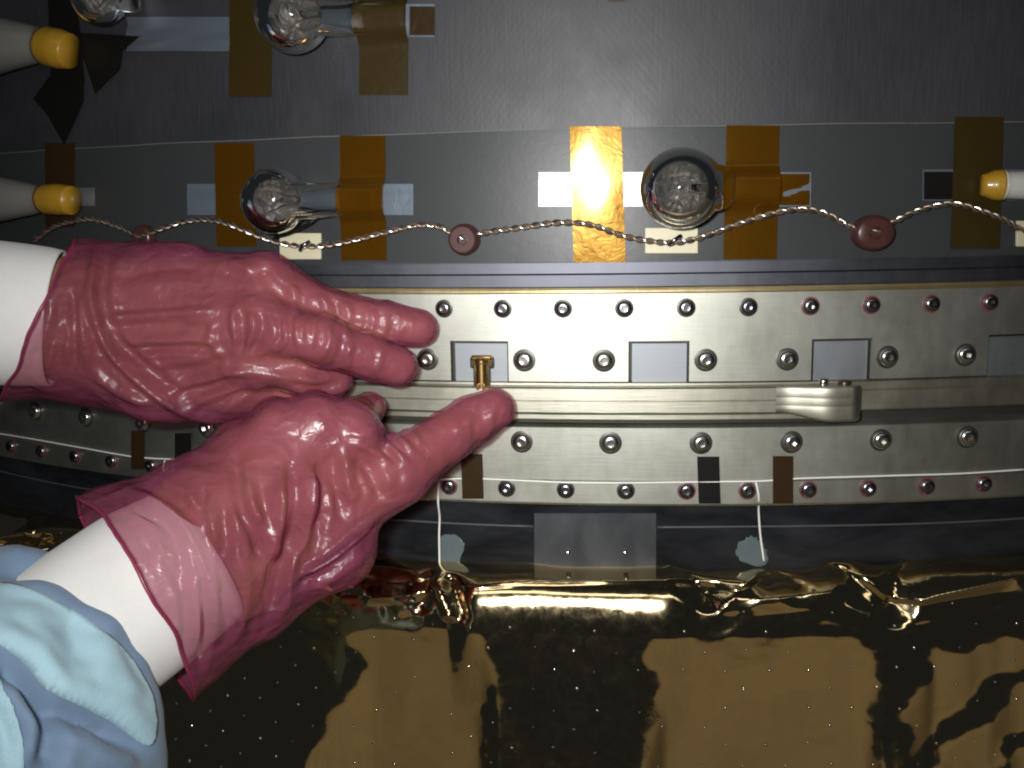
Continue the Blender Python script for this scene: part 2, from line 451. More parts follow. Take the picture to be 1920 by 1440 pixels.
# pockets: angular spacing taken from the three seen
pk = [(surf(845, 680)[0], surf(945, 680)[0]), (surf(1173, 680)[0], surf(1284, 680)[0]), (surf(1517, 680)[0], surf(1629, 680)[0]), (surf(1852, 670)[0], surf(1966, 670)[0])]
stp = (pk[3][0]-pk[0][0])/3; wd = sum(b-a for a, b in pk)/4
pk = [(pk[0][0]+i*stp, pk[0][0]+i*stp+wd) for i in range(-4, 6)]
zt, zb1, zn = zpx(540), zpx(716), zpx(640)
up = empty('upper_ring'); up.location = (0, 0, 0)
tag(up, 'bolted upper aluminium ring with square pockets along its lower edge', 'ring')
def notched_ring():
    thb = sorted(set([TH0, TH1]+[x for p in pk for x in p if TH0 < x < TH1]+list(np.linspace(TH0, TH1, 150))))
    V = []; F = []
    def q(*p):
        b = len(V); V.extend(p); F.append(tuple(range(b, b+len(p))))
    hf, hb = 0.0, -7.0
    prev = None
    for a, b in zip(thb[:-1], thb[1:]):
        mid = (a+b)/2; inn = any(p[0] < mid < p[1] for p in pk); zl = zn if inn else zb1
        q(cyl(a, zl, hf), cyl(b, zl, hf), cyl(b, zt, hf), cyl(a, zt, hf))
        if not inn: pass
        q(cyl(a, zl, hb), cyl(b, zl, hb), cyl(b, zl, hf), cyl(a, zl, hf))
        q(cyl(a, zt, hf), cyl(b, zt, hf), cyl(b, zt, hb), cyl(a, zt, hb))
        q(cyl(a, zt, hb), cyl(b, zt, hb), cyl(b, zl, hb), cyl(a, zl, hb))
        if prev is not None and prev != inn:
            q(cyl(a, zb1, hf), cyl(a, zn, hf), cyl(a, zn, hb), cyl(a, zb1, hb))
        prev = inn
    o = new_obj('ring_body', V, F, M_RING, up)
    bm = bmesh.new(); bm.from_mesh(o.data); bmesh.ops.remove_doubles(bm, verts=bm.verts, dist=1e-6)
    # split long front faces where a notch corner lies on them is not needed: columns share heights
    bmesh.ops.recalc_face_normals(bm, faces=bm.faces); bm.to_mesh(o.data); bm.free()
    auto_smooth(o, 30); return o
notched_ring()
sweep('edge_bead', [(-1.6, zt+.1), (-.6, zt+.5), (.5, zt+.1), (1.0, zt-.9), (.9, zt-2.0), (.05, zt-2.6), (-1.6, zt-2.6)], TH0, TH1, 120, M_EDGE, up)
for i, (a, b) in enumerate(pk):
    g = .0022
    sheet('pocket_plate', [(a+g, zn-1.4), (b-.0012, zn-1.4), (b-.0012, zb1-.5), (a+g, zb1-.5)], -4.0, 1.4, M_PLATE, up, n=6)
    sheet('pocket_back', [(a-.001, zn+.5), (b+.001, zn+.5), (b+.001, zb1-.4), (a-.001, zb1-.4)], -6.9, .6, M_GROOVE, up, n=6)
sA, sC, sD = 0.03589, 0.05358, 0.03611; pA, pC, pD = -.10223, -.05616, -.10176
zA, zC, zD = Z0-45.08, Z0-108.2, Z0-130.9
for i in range(-12, 14): bolt(up, pA+sA*i, zA, 0, 'cap', M_BOLT2, i >= 6)
pB = [surf(802, 675)[0], surf(983, 677)[0]]
for i in range(-4, 6):
    for th in pB:
        bolt(up, th+i*stp, zpx(676), 0, 'button', M_BOLT)
# groove lips below the pockets
sweep('lip', [(-7, zpx(717)), (-1.5, zpx(717, -1)), (-.5, zpx(719, -.5)), (-.5, zpx(723, -.5)), (-3, zpx(724)), (-7, zpx(724))], TH0, TH1, 120, M_BAND, up)

lo = empty('lower_ring'); tag(lo, 'bolted lower aluminium ring beneath the tension band', 'ring')
zl0, zl1 = zpx(798), zpx(948)
sweep('ring_body', [(-7, zl0+.5), (-3.5, zl0+.5), (-1.8, zl0), (0, zl0-1.2), (0, zpx(901)), (.9, zpx(902.5)), (.9, zl1+1.2), (.2, zl1), (-7, zl1)], TH0, TH1, 130, M_RING, lo)
for i in range(-8, 8): bolt(lo, pC+sC*i, zC, 0, 'button', M_BOLT)
for i in range(-12, 14): bolt(lo, pD+sD*i, zD, .9, 'cap', M_BOLT2, i not in (1, 2, 3))

# recessed seat behind the band
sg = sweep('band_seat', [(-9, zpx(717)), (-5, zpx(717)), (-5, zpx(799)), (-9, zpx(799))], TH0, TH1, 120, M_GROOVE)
tag(sg, 'dark recessed seat behind the tension band between the two rings', 'band seat')

# ------------------------------------------------------------------ tension band with its looped end
bd = empty('tension_band'); tag(bd, 'smooth steel tension band round the joint, ending in a rounded loop', 'band')
ze0, ze1 = zpx(728, 4), zpx(776, 4)
thE = surf(1455, 750, 4)[0]
band_prof = [(-4, ze0+.3), (3.2, ze0+.3), (4, ze0-.5), (4, ze0-5.8), (3.75, ze0-6.1), (4, ze0-6.4), (4, ze1+.5), (3.3, ze1), (-4, ze1)]
sweep('strap', band_prof, TH0, thE, 110, M_BAND, bd)
sweep('strap_lip', [(-4, ze1-.4), (1.6, ze1-.4), (2.2, ze1-1.0), (2.2, ze1-3.0), (1.2, ze1-3.8), (-4, ze1-3.8)], TH0, surf(1520, 780, 2)[0], 110, M_BAND, bd)
sweep('strap', [(-5, zpx(716, 0, 1750)+.2), (-.6, zpx(719)), (0, zpx(721)), (0, zpx(734)), (-.5, zpx(736)), (0, zpx(738)), (0, zpx(772)), (-.8, zpx(775)), (-5, zpx(776))], surf(1590, 750, 0)[0], TH1, 40, M_BAND, bd)
def loop():
    L = (R+4)*(surf(1620, 750, 10)[0]-thE); rn = 5.6; hmax = 10.5
    path = []
    for k in range(44):
        x = (L-rn)*k/43
        q = min(1, x/27); path.append((x, 4+(hmax-4)*q*q*q*(q*(q*6-15)+10)))
    hc = path[-1][1]-rn
    path += [(L-rn+rn*math.sin(a), hc+rn*math.cos(a)) for a in np.linspace(.12, math.pi, 18)]
    path += [((L-rn)*f, min(-3.0, hc-rn)) for f in (.9, .6, .3, 0)]
    n = len(path); V = []; F = []
    rows = [(0, -.8), (.06, -.2), (.12, 0), (.40, 0), (.43, -.06), (.46, 0), (.70, 0), (.73, -.06), (.76, 0), (.92, 0), (.97, -.25), (1, -.9)]
    for (v, ins) in rows:
        for k, (x, h) in enumerate(path):
            p0 = path[max(k-1, 0)]; p1 = path[min(k+1, n-1)]; tx, ty = p1[0]-p0[0], p1[1]-p0[1]; l = math.hypot(tx, ty) or 1
            g = min(1, max(0, x/24)); g = g*g*(3-2*g)
            za, zbm = ze0+.3+.5*g, ze1-3.6*g
            f = 1 if k < n-4 else 0
            zv = za+(zbm-za)*v if v > .9 else za+(ze1-za)*v*.98
            V.append(cyl(thE+(x-ty/l*ins*f)/(R+4), zv, h+tx/l*ins*f))
    for j in range(len(rows)-1):
        for k in range(n):
            a = j*n+k; b_ = j*n+(k+1) % n; F.append((a, b_, b_+n, a+n))
    F.append(tuple(range(n))[::-1]); F.append(tuple((len(rows)-1)*n+k for k in range(n)))
    o = new_obj('end_loop', V, F, M_BAND, bd); auto_smooth(o, 42)
    th = thE+(L-rn-1.5)/(R+4)
    tube('loop_pin', [cyl(th, zz_, hc-.8) for zz_ in np.linspace(ze0+2.6, ze0-2, 5)], 3.0, M_BRASSD, bd, 16)
    tube('loop_pin', [cyl(th-.012, zz_, hc-2) for zz_ in np.linspace(ze0+3.4, ze0-2, 5)], 2.2, M_BOLT, bd, 16)
loop()

# ------------------------------------------------------------------ brass latch pin held under the thumb
def latch():
    th, z = surf(905, 690, -1); root = empty('brass_latch'); tag(root, 'small brass T-shaped latch pin standing in the pocket above the thumb tip', 'latch')
    M = frame_at(th, z, -3)
    def part(name, V, F, mt, bev=.3):
        V = [tuple((M @ Vector((v[0]*MM, v[1]*MM, v[2]*MM)))*1000) for v in V]
        o = new_obj(name, V, F, mt, root); auto_smooth(o, 30); bevel(o, bev); return o
    def box(x0, x1, y0, y1, z0, z1):
        V = [(x, y, zz) for zz in (z0, z1) for y in (y0, y1) for x in (x0, x1)]
        return V, [(0, 2, 3, 1), (4, 5, 7, 6), (0, 1, 5, 4), (2, 6, 7, 3), (0, 4, 6, 2), (1, 3, 7, 5)]
    part('crossbar', *box(-5.6, 5.6, .2, 5.2, 1.0, 4.4), M_BRASSD, .6)
    part('crossbar_cap', *box(-5.0, 5.0, 4.0, 6.4, 1.4, 5.4), M_BRASS, .8)
    V, F = lathe([(2.9, -9), (2.9, 2.5), (3.2, 3), (3.2, 4.2), (2.6, 5.2), (1.2, 5.6)], 20)
    V = [(x, zz, y+4.5) for x, y, zz in V]
    part('stem', V, F, M_BRASS, .1)
    part('side_plate', *box(-3.9, -2.7, -9, 2, 2.2, 5.2), M_BRASSD)
    part('side_plate', *box(2.7, 3.9, -9, 2, 2.2, 5.2), M_BRASSD)
    part('foot', *box(-2.0, -.6, -9.5, -6.5, 5.5, 8.3), M_BRASS)
    part('foot', *box(.8, 2.2, -9.5, -6.5, 5.5, 8.3), M_BRASS)
latch()

# ------------------------------------------------------------------ film, strips, tapes, bulbs on the wall
zf0, zf1 = Z0+35.67, zpx(490, -4)
o = sweep('clear_film', [(-5.9, zf0), (-5.6, zf0+.05), (-5.55, zf0-.4), (-5.6, zf1), (-5.9, zf1)], TH0, TH1, 120, M_CLEAR)
tag(o, 'long strip of clear film stuck along the lower part of the carbon wall', 'film')
edge = [cyl(th, zf0+.1+.15*math.sin(th*60), -5.5) for th in np.linspace(TH0, TH1, 150)]
new = tube('film_edge', edge, .2, mat('film_edge', (.16, .19, .18), .4), o, 6)

STR = [ # x0 x1 y0 y1 label
 (352, 775, 345, 403, 'clear glossy strip behind the glass bulb just above the upper glove'),
 (1010, 1520, 323, 387, 'clear glossy strip catching the flash beside the big glass bulb'),
 (1730, 1990, 318, 376, 'clear glossy strip ending in a black tab by the thin glass tube'),
 (238, 432, 32, 96, 'crinkled clear strip running from the black tape diamonds to an aged tape band'),
 (141, 178, 352, 386, 'short bluish scrap of clear strip past the broad amber cap'),
 (520, 815, 8, 70, 'clear strip under the glass bulb above the film edge, ending in a brown tab')]
for i, (x0, x1, y0, y1, lb) in enumerate(STR):
    o = px_sheet('clear_strip', x0, x1, y0, y1, -5.2, .25, M_STRIP, n=30, wob=.18 if i != 3 else .7, seed=i)
    tag(o, lb, 'strip', 'clear strips that hold the bulbs')
TAPES = [
 (402, 476, 268, 462, 4, M_AMBER, 'amber tape band over the blue end of the strip above the upper glove'),
 (637, 722, 254, 488, 3, M_AMBER, 'amber tape band over the neck of the glass bulb above the upper glove'),
 (1068, 1165, 237, 492, 8, M_AMBER, 'amber tape band glaring in the flash beside the big glass bulb'),
 (1362, 1462, 235, 486, -6, M_AMBER, 'amber tape band over the amber socket end of the big glass bulb'),
 (1790, 1882, 219, 466, -8, M_AMBERD, 'dark amber tape band beside the thin glass tube with an amber collar'),
 (430, 509, -60, 181, 0, M_AMBERD, 'dark amber tape band between the crinkled clear strip and the upper bulb'),
 (674, 766, -60, 178, -1, M_AMBERD, 'dark amber tape band over the socket end of the upper bulb'),
 (85, 140, 268, 425, 0, M_DARKAMBER, 'dark amber tape band behind the grey cone tube with the broad amber cap')]
for i, (x0, x1, y0, y1, sk, mt, lb) in enumerate(TAPES):
    o = px_sheet('amber_tape', x0, x1, y0, y1, -4.7, .12, mt, skew=sk, n=10, wob=.10, seed=20+i, ridge={1: (zpx(374, -3, 680), 8.3, 5.2), 3: (zpx(353, -3, 1410), 8.0, 4.6), 6: (zpx(36, -3, 715), 8.3, 5.4)}.get(i))
    tag(o, lb, 'tape', 'amber tape bands across the strips')
# small tabs
o = px_sheet('black_tab', 1732, 1800, 322, 374, -4.85, .1, M_BLACK, n=6); tag(o, 'black square tab on the end of the strip by the dark amber tape', 'tab')
o = px_sheet('brown_tab', 768, 815, 12, 66, -4.85, .1, M_DARKAMBER, n=6); tag(o, 'dark brown tab on the end of the strip under the upper bulb', 'tab')
o = px_sheet('amber_tab', 1462, 1518, 326, 385, -4.85, .1, M_AMBER, n=6, wob=.2, seed=3); tag(o, 'small amber tab on the end of the strip beside the big glass bulb', 'tab')
o = px_sheet('tape_scrap', 1140, 1175, -20, 3, -4.85, .1, M_DARKAMBER, n=4); tag(o, 'scrap of dark tape high on the bare carbon wall', 'tape')
def diamond(pts, h, lb, grp=None):
    V = []; n = len(pts)
    for hh in (h, h+.3):
        for p in pts: th, z = surf(*p, hh); V.append(cyl(th, z, hh))
    F = [tuple(range(n))[::-1], tuple(n+i for i in range(n))]+[(i, (i+1) % n, n+(i+1) % n, n+i) for i in range(n)]
    o = new_obj('black_tape', V, F, M_BLACK, smooth=False); fix_normals(o); tag(o, lb, 'tape', grp); return o
diamond([(62, 185), (95, 140), (157, 150), (157, 190), (120, 272), (88, 215)], -4.9, 'black tape diamond hanging lowest below the amber-capped cone tube', 'black tape pieces round the cone tube')
diamond([(135, 60), (262, 68), (230, 95), (225, 130), (178, 176), (160, 120)], -4.5, 'ragged black tape flag to the side of the amber-capped cone tube', 'black tape pieces round the cone tube')
diamond([(88, -40), (135, -40), (150, 60), (158, 155), (95, 150), (92, 60)], -4.2, 'tall black tape band running up behind the amber-capped cone tube', 'black tape pieces round the cone tube')

def bulb(px, py, rg, neck_px, name_label, stretch=1.0, nf=.42):
    """glass bulb lying along the wall, globe centre at the pixel, neck running to neck_px"""
    hc = rg-5.4
    th, z = surf(px, py, hc); root = empty('glass_bulb'); tag(root, name_label, 'bulb', 'glass bulbs taped to the wall')
    thn, zn_ = surf(neck_px, py-2, -3); L = abs((thn-th)*R)
    def shell(off):
        prof = []
        for k in range(26):
            a = math.pi-(math.pi-.62)*k/25
            prof.append((max((rg-off)*math.sin(a), .01), (rg-off)*stretch*math.cos(a)))
        x_end = prof[-1][1]; rn = rg*nf-off
        for k in range(1, 12):
            u = k/11; q = u*u*(3-2*u)
            prof.append((prof[25][0]*(1-q)+rn*q, x_end+(L-off-x_end)*u))
        V, F = lathe(prof, 56); out = []
        for x, y, zz in V:
            u = min(1, max(0, zz-rg*.8)/(L-rg*.8)/.6); q = u*u*(3-2*u); fl_ = 1-.66*q
            out.append(cyl(th+zz/(R+hc), z+y, hc*(1-q)+(-5.0+rg*nf*.34)*q+x*fl_))
        return out, F
    V, F = shell(0)
    ri = rg-1.2; V2, F2 = lathe([(max(ri*math.sin(math.pi-math.pi*k/20), .02), ri*stretch*math.cos(math.pi-math.pi*k/20)) for k in range(21)], 40)
    V2 = [cyl(th+zz/(R+hc), z+y, hc+x) for x, y, zz in V2]
    F = F+[tuple(len(V)+i for i in f)[::-1] for f in F2]
    o = new_obj('globe', V+V2, F, M_GLASS, root)
    # crumpled silver reflector, added in the back half to brighten the globe
    LV = []; LF = []; nu, nv_ = 40, 16
    for i in range(nv_+1):
        pa = math.pi/2*(1.02-i/nv_*1.02)          # from the rim to the back
        for j in range(nu):
            an = 2*math.pi*j/nu; rr = (ri-.9)*math.cos(math.pi/2-pa); dpt = -(ri-.9)*math.cos(pa)
            x_, y_ = rr*math.cos(an), rr*math.sin(an)
            k_ = 1-.10*abs(float(vnoise(np.array(x_/3.3+px), np.array(y_/3.3), np.array(dpt/3.3), 77)))-.07*abs(float(vnoise(np.array(x_/1.6+px), np.array(y_/1.6), np.array(dpt/1.6), 78)))
            LV.append(cyl(th+x_*k_*stretch/(R+hc), z+y_*k_, hc+dpt*k_))
    for i in range(nv_):
        for j in range(nu): LF.append((i*nu+j, i*nu+(j+1) % nu, (i+1)*nu+(j+1) % nu, (i+1)*nu+j))
    new_obj('added_reflector', LV, LF, M_SILVER, root, smooth=False)
    # wires and their glass bead inside
    def at(s_, y, h): return cyl(th+s_/(R+hc), z+y, h)
    tube('stem', [at(rg*.92, 0, hc*.95), at(rg*.6, 0, hc), at(rg*.25, .3, hc)], 1, M_GLASS, root, 12, radii=[1.6, 2.0, 1.2])
    for sgn in (-1, 1):
        tube('filament_wire', catmull([at(rg*.85, sgn*1.0, hc), at(rg*.3, sgn*2.5, hc), at(-rg*.25, sgn*5.5, hc), at(-rg*.4, 0, hc+1)], 5), .35, M_WIRE, root, 6)
    return root
bulb(514, 376, 15.6, 700, 'clear glass bulb just above the knuckles of the upper glove')
bulb(1277, 353, 17.6, 1420, 'big clear glass bulb beside the flash glare on the wall', stretch=1.02, nf=.3)
bulb(548, 28, 17.0, 745, 'clear glass bulb between two dark amber tapes above the film edge')
bulb(186, -8, 14.0, 260, 'clear glass bulb above the ragged black tape flag')

def cone_tube(pts, radii, lb, cap_i, mats=(None, None)):
    root = empty('cone_tube'); tag(root, lb, 'tube', 'tubes with amber collars')
    P = [cyl(*surf(x, y, h), h) for x, y, h in pts]
    body = P[:cap_i+1]; tube('body', catmull(body, 4), 1, mats[0] or M_GREYC, root, 24, radii=list(np.interp(np.linspace(0, len(body)-1, (len(body)-1)*4+1), range(len(body)), radii[:cap_i+1])))
    c = P[cap_i:]; tube('collar', catmull(c, 4), 1, mats[1] or M_CAP, root, 24, radii=list(np.interp(np.linspace(0, len(c)-1, (len(c)-1)*4+1), range(len(c)), radii[cap_i:])))
    return root
cone_tube([(-90, 372, 10), (0, 373, 8), (82, 374, 3), (84, 374, 3), (110, 374, 3), (136, 376, 2)], [19, 12, 6.2, 7.8, 8.2, 7.4], 'grey cone-shaped tube with a broad amber cap just above the upper glove', 3)
cone_tube([(-90, 92, 10), (0, 84, 8), (84, 84, 3), (86, 86, 3), (112, 92, 3), (132, 96, 2)], [20, 14, 7.5, 9.8, 10, 8.6], 'grey cone-shaped tube with an amber cap among black tape pieces', 3)
M_PALE = mat('pale_tube', (.5, .5, .47), .2, 0, Coat_Weight=.5)
cone_tube([(1990, 346, 3), (1930, 347, 2), (1880, 347, 1), (1879, 347, 1), (1862, 347, 0), (1840, 347, -1)], [7, 6.5, 6, 7.0, 6.6, 4.5], 'thin pale tube with an amber collar beside the dark amber tape', 3, (M_PALE, None))

# ------------------------------------------------------------------ twisted wire with its clamps
WP = [(62, 452), (110, 422), (170, 411), (225, 427), (262, 441), (300, 430), (340, 416), (385, 412), (430, 420), (490, 444), (540, 459), (600, 461), (660, 451), (720, 436), (780, 422), (825, 425), (868, 446), (910, 436), (980, 426), (1050, 417), (1110, 422), (1160, 440), (1205, 450), (1260, 455), (1310, 446), (1380, 422), (1450, 400), (1500, 392), (1550, 401), (1600, 427), (1640, 434), (1680, 413), (1730, 393), (1790, 382), (1850, 400), (1890, 416), (1925, 432), (1990, 425)]
wire = empty('twisted_wire'); tag(wire, 'twisted silver and brown wire pair looping along the wall above the upper ring', 'wire')
cl = catmull([cyl(*surf(x, y, -1.5), -1.5+1.2*math.sin(i*1.7)) for i, (x, y) in enumerate(WP)], 26)
arc = np.concatenate([[0], np.cumsum(np.linalg.norm(np.diff(np.array(cl), axis=0), axis=1))])
for k, mt in enumerate((M_WIRE, M_WIRE2)):
    pts = []
    for i, p in enumerate(cl):
        t_ = np.array(cl[min(i+1, len(cl)-1)])-np.array(cl[max(i-1, 0)]); t_ /= np.linalg.norm(t_)
        n_ = np.array([p[0], p[1], 0]); n_ /= np.linalg.norm(n_); b_ = np.cross(t_, n_)
        a = arc[i]/9.5*2*math.pi+k*math.pi+.5*math.sin(arc[i]*.05)
        pts.append(np.array(p)+.8*(math.cos(a)*n_+math.sin(a)*b_))
    tube('strand', pts, .76, mt, wire, 7)
def grommet(px, py, r, hgt, lb, squash=1.0):
    th, z = surf(px, py, 0); M = frame_at(th, z, -5.8)
    V, F = lathe([(r*.92, 0), (r, .8), (r, hgt*.7), (r*.93, hgt*.9), (r*.8, hgt), (r*.34, hgt), (r*.30, hgt-.5), (r*.28, hgt-2.5), (r*.02, hgt-2.5)], 32)
    V = [tuple((M @ Vector((x*MM, y*MM*squash, zz*MM)))*1000) for x, y, zz in V]
    o = new_obj('grommet', V, F, M_BEAD); auto_smooth(o, 35); tag(o, lb, 'grommet', 'brown grommets on the twisted wire')
grommet(869, 449, 7.2, 8.5, 'brown round grommet on the wire midway between the two lower glass bulbs')
grommet(1640, 437, 9.4, 8.0, 'dark red-brown grommet on the wire by the dark amber tape', .85)
grommet(262, 446, 6.5, 6.0, 'dark brown grommet on the wire touching the upper glove')
for (x0, x1, y0, y1, lb) in ((527, 604, 437, 486, 'cream tie base under the wire below the glass bulb by the glove'), (1209, 1308, 427, 475, 'cream tie base under the wire below the big glass bulb'), (1903, 1960, 414, 462, 'cream tie base under the wire past the dark amber tape')):
    o = px_sheet('tie_base', x0, x1, y0, y1, -5.3, 1.6, M_CREAM, n=6, wob=.05); bevel(o, .3); tag(o, lb, 'tie base', 'cream tie bases')
    th, z = surf((x0+x1)/2+8, (y0+y1)/2-1, 0)
    V, F = lathe([(2.6, 0), (2.6, 1), (1.9, 1.6), (1.5, 1.0)], 20); M = frame_at(th, z, 0.2)
    tube('tie_knot', [cyl(th-.004, z-2.2, .4), cyl(th-.001, z, 2.2), cyl(th+.003, z+2.0, .4)], .9, M_BOLT2, o, 8)
# loose black lead by the bulb
o = tube('black_lead', catmull([cyl(*surf(x, y, h), h) for x, y, h in ((515, 446, -1), (545, 436, 3), (580, 418, 5), (606, 402, 1), (640, 398, -3))], 6), .8, M_BLACK); tag(o, 'short black lead slanting from the wire to the bulb neck above the glove', 'lead')

# ------------------------------------------------------------------ thread and tape on the lower ring
def thread(pts, lb, r=.42):
    P = catmull([cyl(*surf(x, y, 1.6), 1.6+dh) for x, y, dh in pts], 8)
    o = tube('white_thread', P, r, M_THREAD, None, 8); tag(o, lb, 'thread', 'white threads on the lower ring'); return o
thread([(806, 903, 0), (830, 899, 0), (885, 897, .2), (980, 901, 0), (1080, 905, 0), (1200, 905, 0), (1328, 903, .3), (1425, 902, 0), (1500, 897, .1), (1600, 894, 0), (1700, 891, 0), (1800, 888, 0), (1925, 880, 0)], 'long white thread stretched along the lower ring past three dark tape tabs')
thread([(823, 901, .4), (822, 940, .5), (819, 975, -5), (817, 1010, -6), (819, 1064, -5)], 'white thread hanging from the lower ring beside the thumb base', .5)
thread([(1417, 904, .4), (1422, 930, .6), (1427, 965, -5), (1431, 1010, -6), (1437, 1058, -5)], 'white thread hanging from the lower ring between two dark tape tabs', .5)
thread([(-20, 810, 0), (60, 823, 0), (150, 839, 0), (250, 856, .2), (320, 861, 0), (340, 862, 0)], 'white thread along the lower ring under the upper glove wrist')
thread([(310, 863, .4), (306, 880, 0), (301, 900, -5), (297, 960, -6)], 'white thread hanging beside the lower glove cuff')
for i, (x0, x1, y0, y1, mt, lb) in enumerate(((864, 904, 851, 935, M_DARKAMBER, 'dark brown tape tab over the thread nearest the thumb'), (1307, 1348, 856, 944, M_BLACK, 'black tape tab over the thread with a bare thread gap'), (1449, 1487, 855, 944, M_DARKAMBER, 'dark amber tape tab over the thread beside the black tab'), (246, 271, 808, 880, M_DARKAMBER, 'dark tape tab over the thread under the upper glove wrist'), (328, 358, 812, 880, M_BLACK, 'dark tape tab half covered by the lower glove'))):
    o = px_sheet('tape_tab', x0, x1, y0, y1, 2.1, .15, mt, n=5, skew=3 if i < 2 else 0, seed=50+i); tag(o, lb, 'tape', 'dark tape tabs on the lower ring')

# ------------------------------------------------------------------ skirt details
o = px_sheet('grey_patch', 1002, 1230, 962, 1070, -5.8, .5, M_PATCH, n=14); tag(o, 'plain grey patch with two small pins on the dark skirt', 'patch')
for x in (1065, 1172):
    th, z = surf(x, 1034, -5); V, F = lathe([(1.0, 0), (1.0, 2.4), (.7, 3.2), (.2, 3.4)], 16); M = frame_at(th, z, -5.3)
    V = [tuple((M @ Vector((a*MM, b*MM, c*MM)))*1000) for a, b, c in V]; p = new_obj('pin', V, F, M_BOLT, o); auto_smooth(p, 40)
zs = Z0-151
o = tube('seam_cord', [cyl(th, zs+.5*math.sin(th*20), -5.7) for th in np.linspace(TH0, surf(1000, 990, -6)[0], 60)], .5, mat('seam', (.07, .075, .08), .45)); tag(o, 'thin grey seam cord along the dark skirt up to the grey patch', 'cord')
o = tube('seam_cord', [cyl(th, zs+.5*math.sin(th*20), -5.7) for th in np.linspace(surf(1232, 990, -6)[0], TH1, 60)], .5, mat('seam', (.07, .075, .08), .45)); tag(o, 'thin grey seam cord along the dark skirt beyond the grey patch', 'cord')
def blob_patch(pts, lb, mt):
    c = np.mean(np.array(pts), 0); V = []; pts = [p+np.array([rng.uniform(-2.6, 2.6), rng.uniform(-2.6, 2.6)]) for p in catmull(list(pts)+[pts[0]], 5)[:-1]]; n = len(pts)
    for (s, h) in ((1, -5.9), (1, -5.7), (.8, -5.4)):
        for p in pts:
            q = c+(np.array(p)-c)*s; th, z = surf(q[0], q[1], h); V.append(cyl(th, z, h))
    F = [tuple(range(n))[::-1], tuple(2*n+i for i in range(n))]+[(k*n+i, k*n+(i+1) % n, (k+1)*n+(i+1) % n, (k+1)*n+i) for k in (0, 1) for i in range(n)]
    o = new_obj('adhesive_dab', V, F, mt); auto_smooth(o, 60); tag(o, lb, 'adhesive', 'pale adhesive dabs')
M_DAB = film('adhesive', (.8, .86, .88), (.22, .27, .29), .2, .4, .8, .001)
blob_patch([(826, 1005), (850, 1002), (868, 1015), (866, 1045), (852, 1064), (826, 1062)], 'pale adhesive dab holding the thread that hangs by the thumb base', M_DAB)
blob_patch([(1385, 1015), (1410, 1006), (1428, 1016), (1440, 1040), (1434, 1062), (1405, 1060), (1380, 1042)], 'pale adhesive dab holding the thread that hangs between the tape tabs', M_DAB)

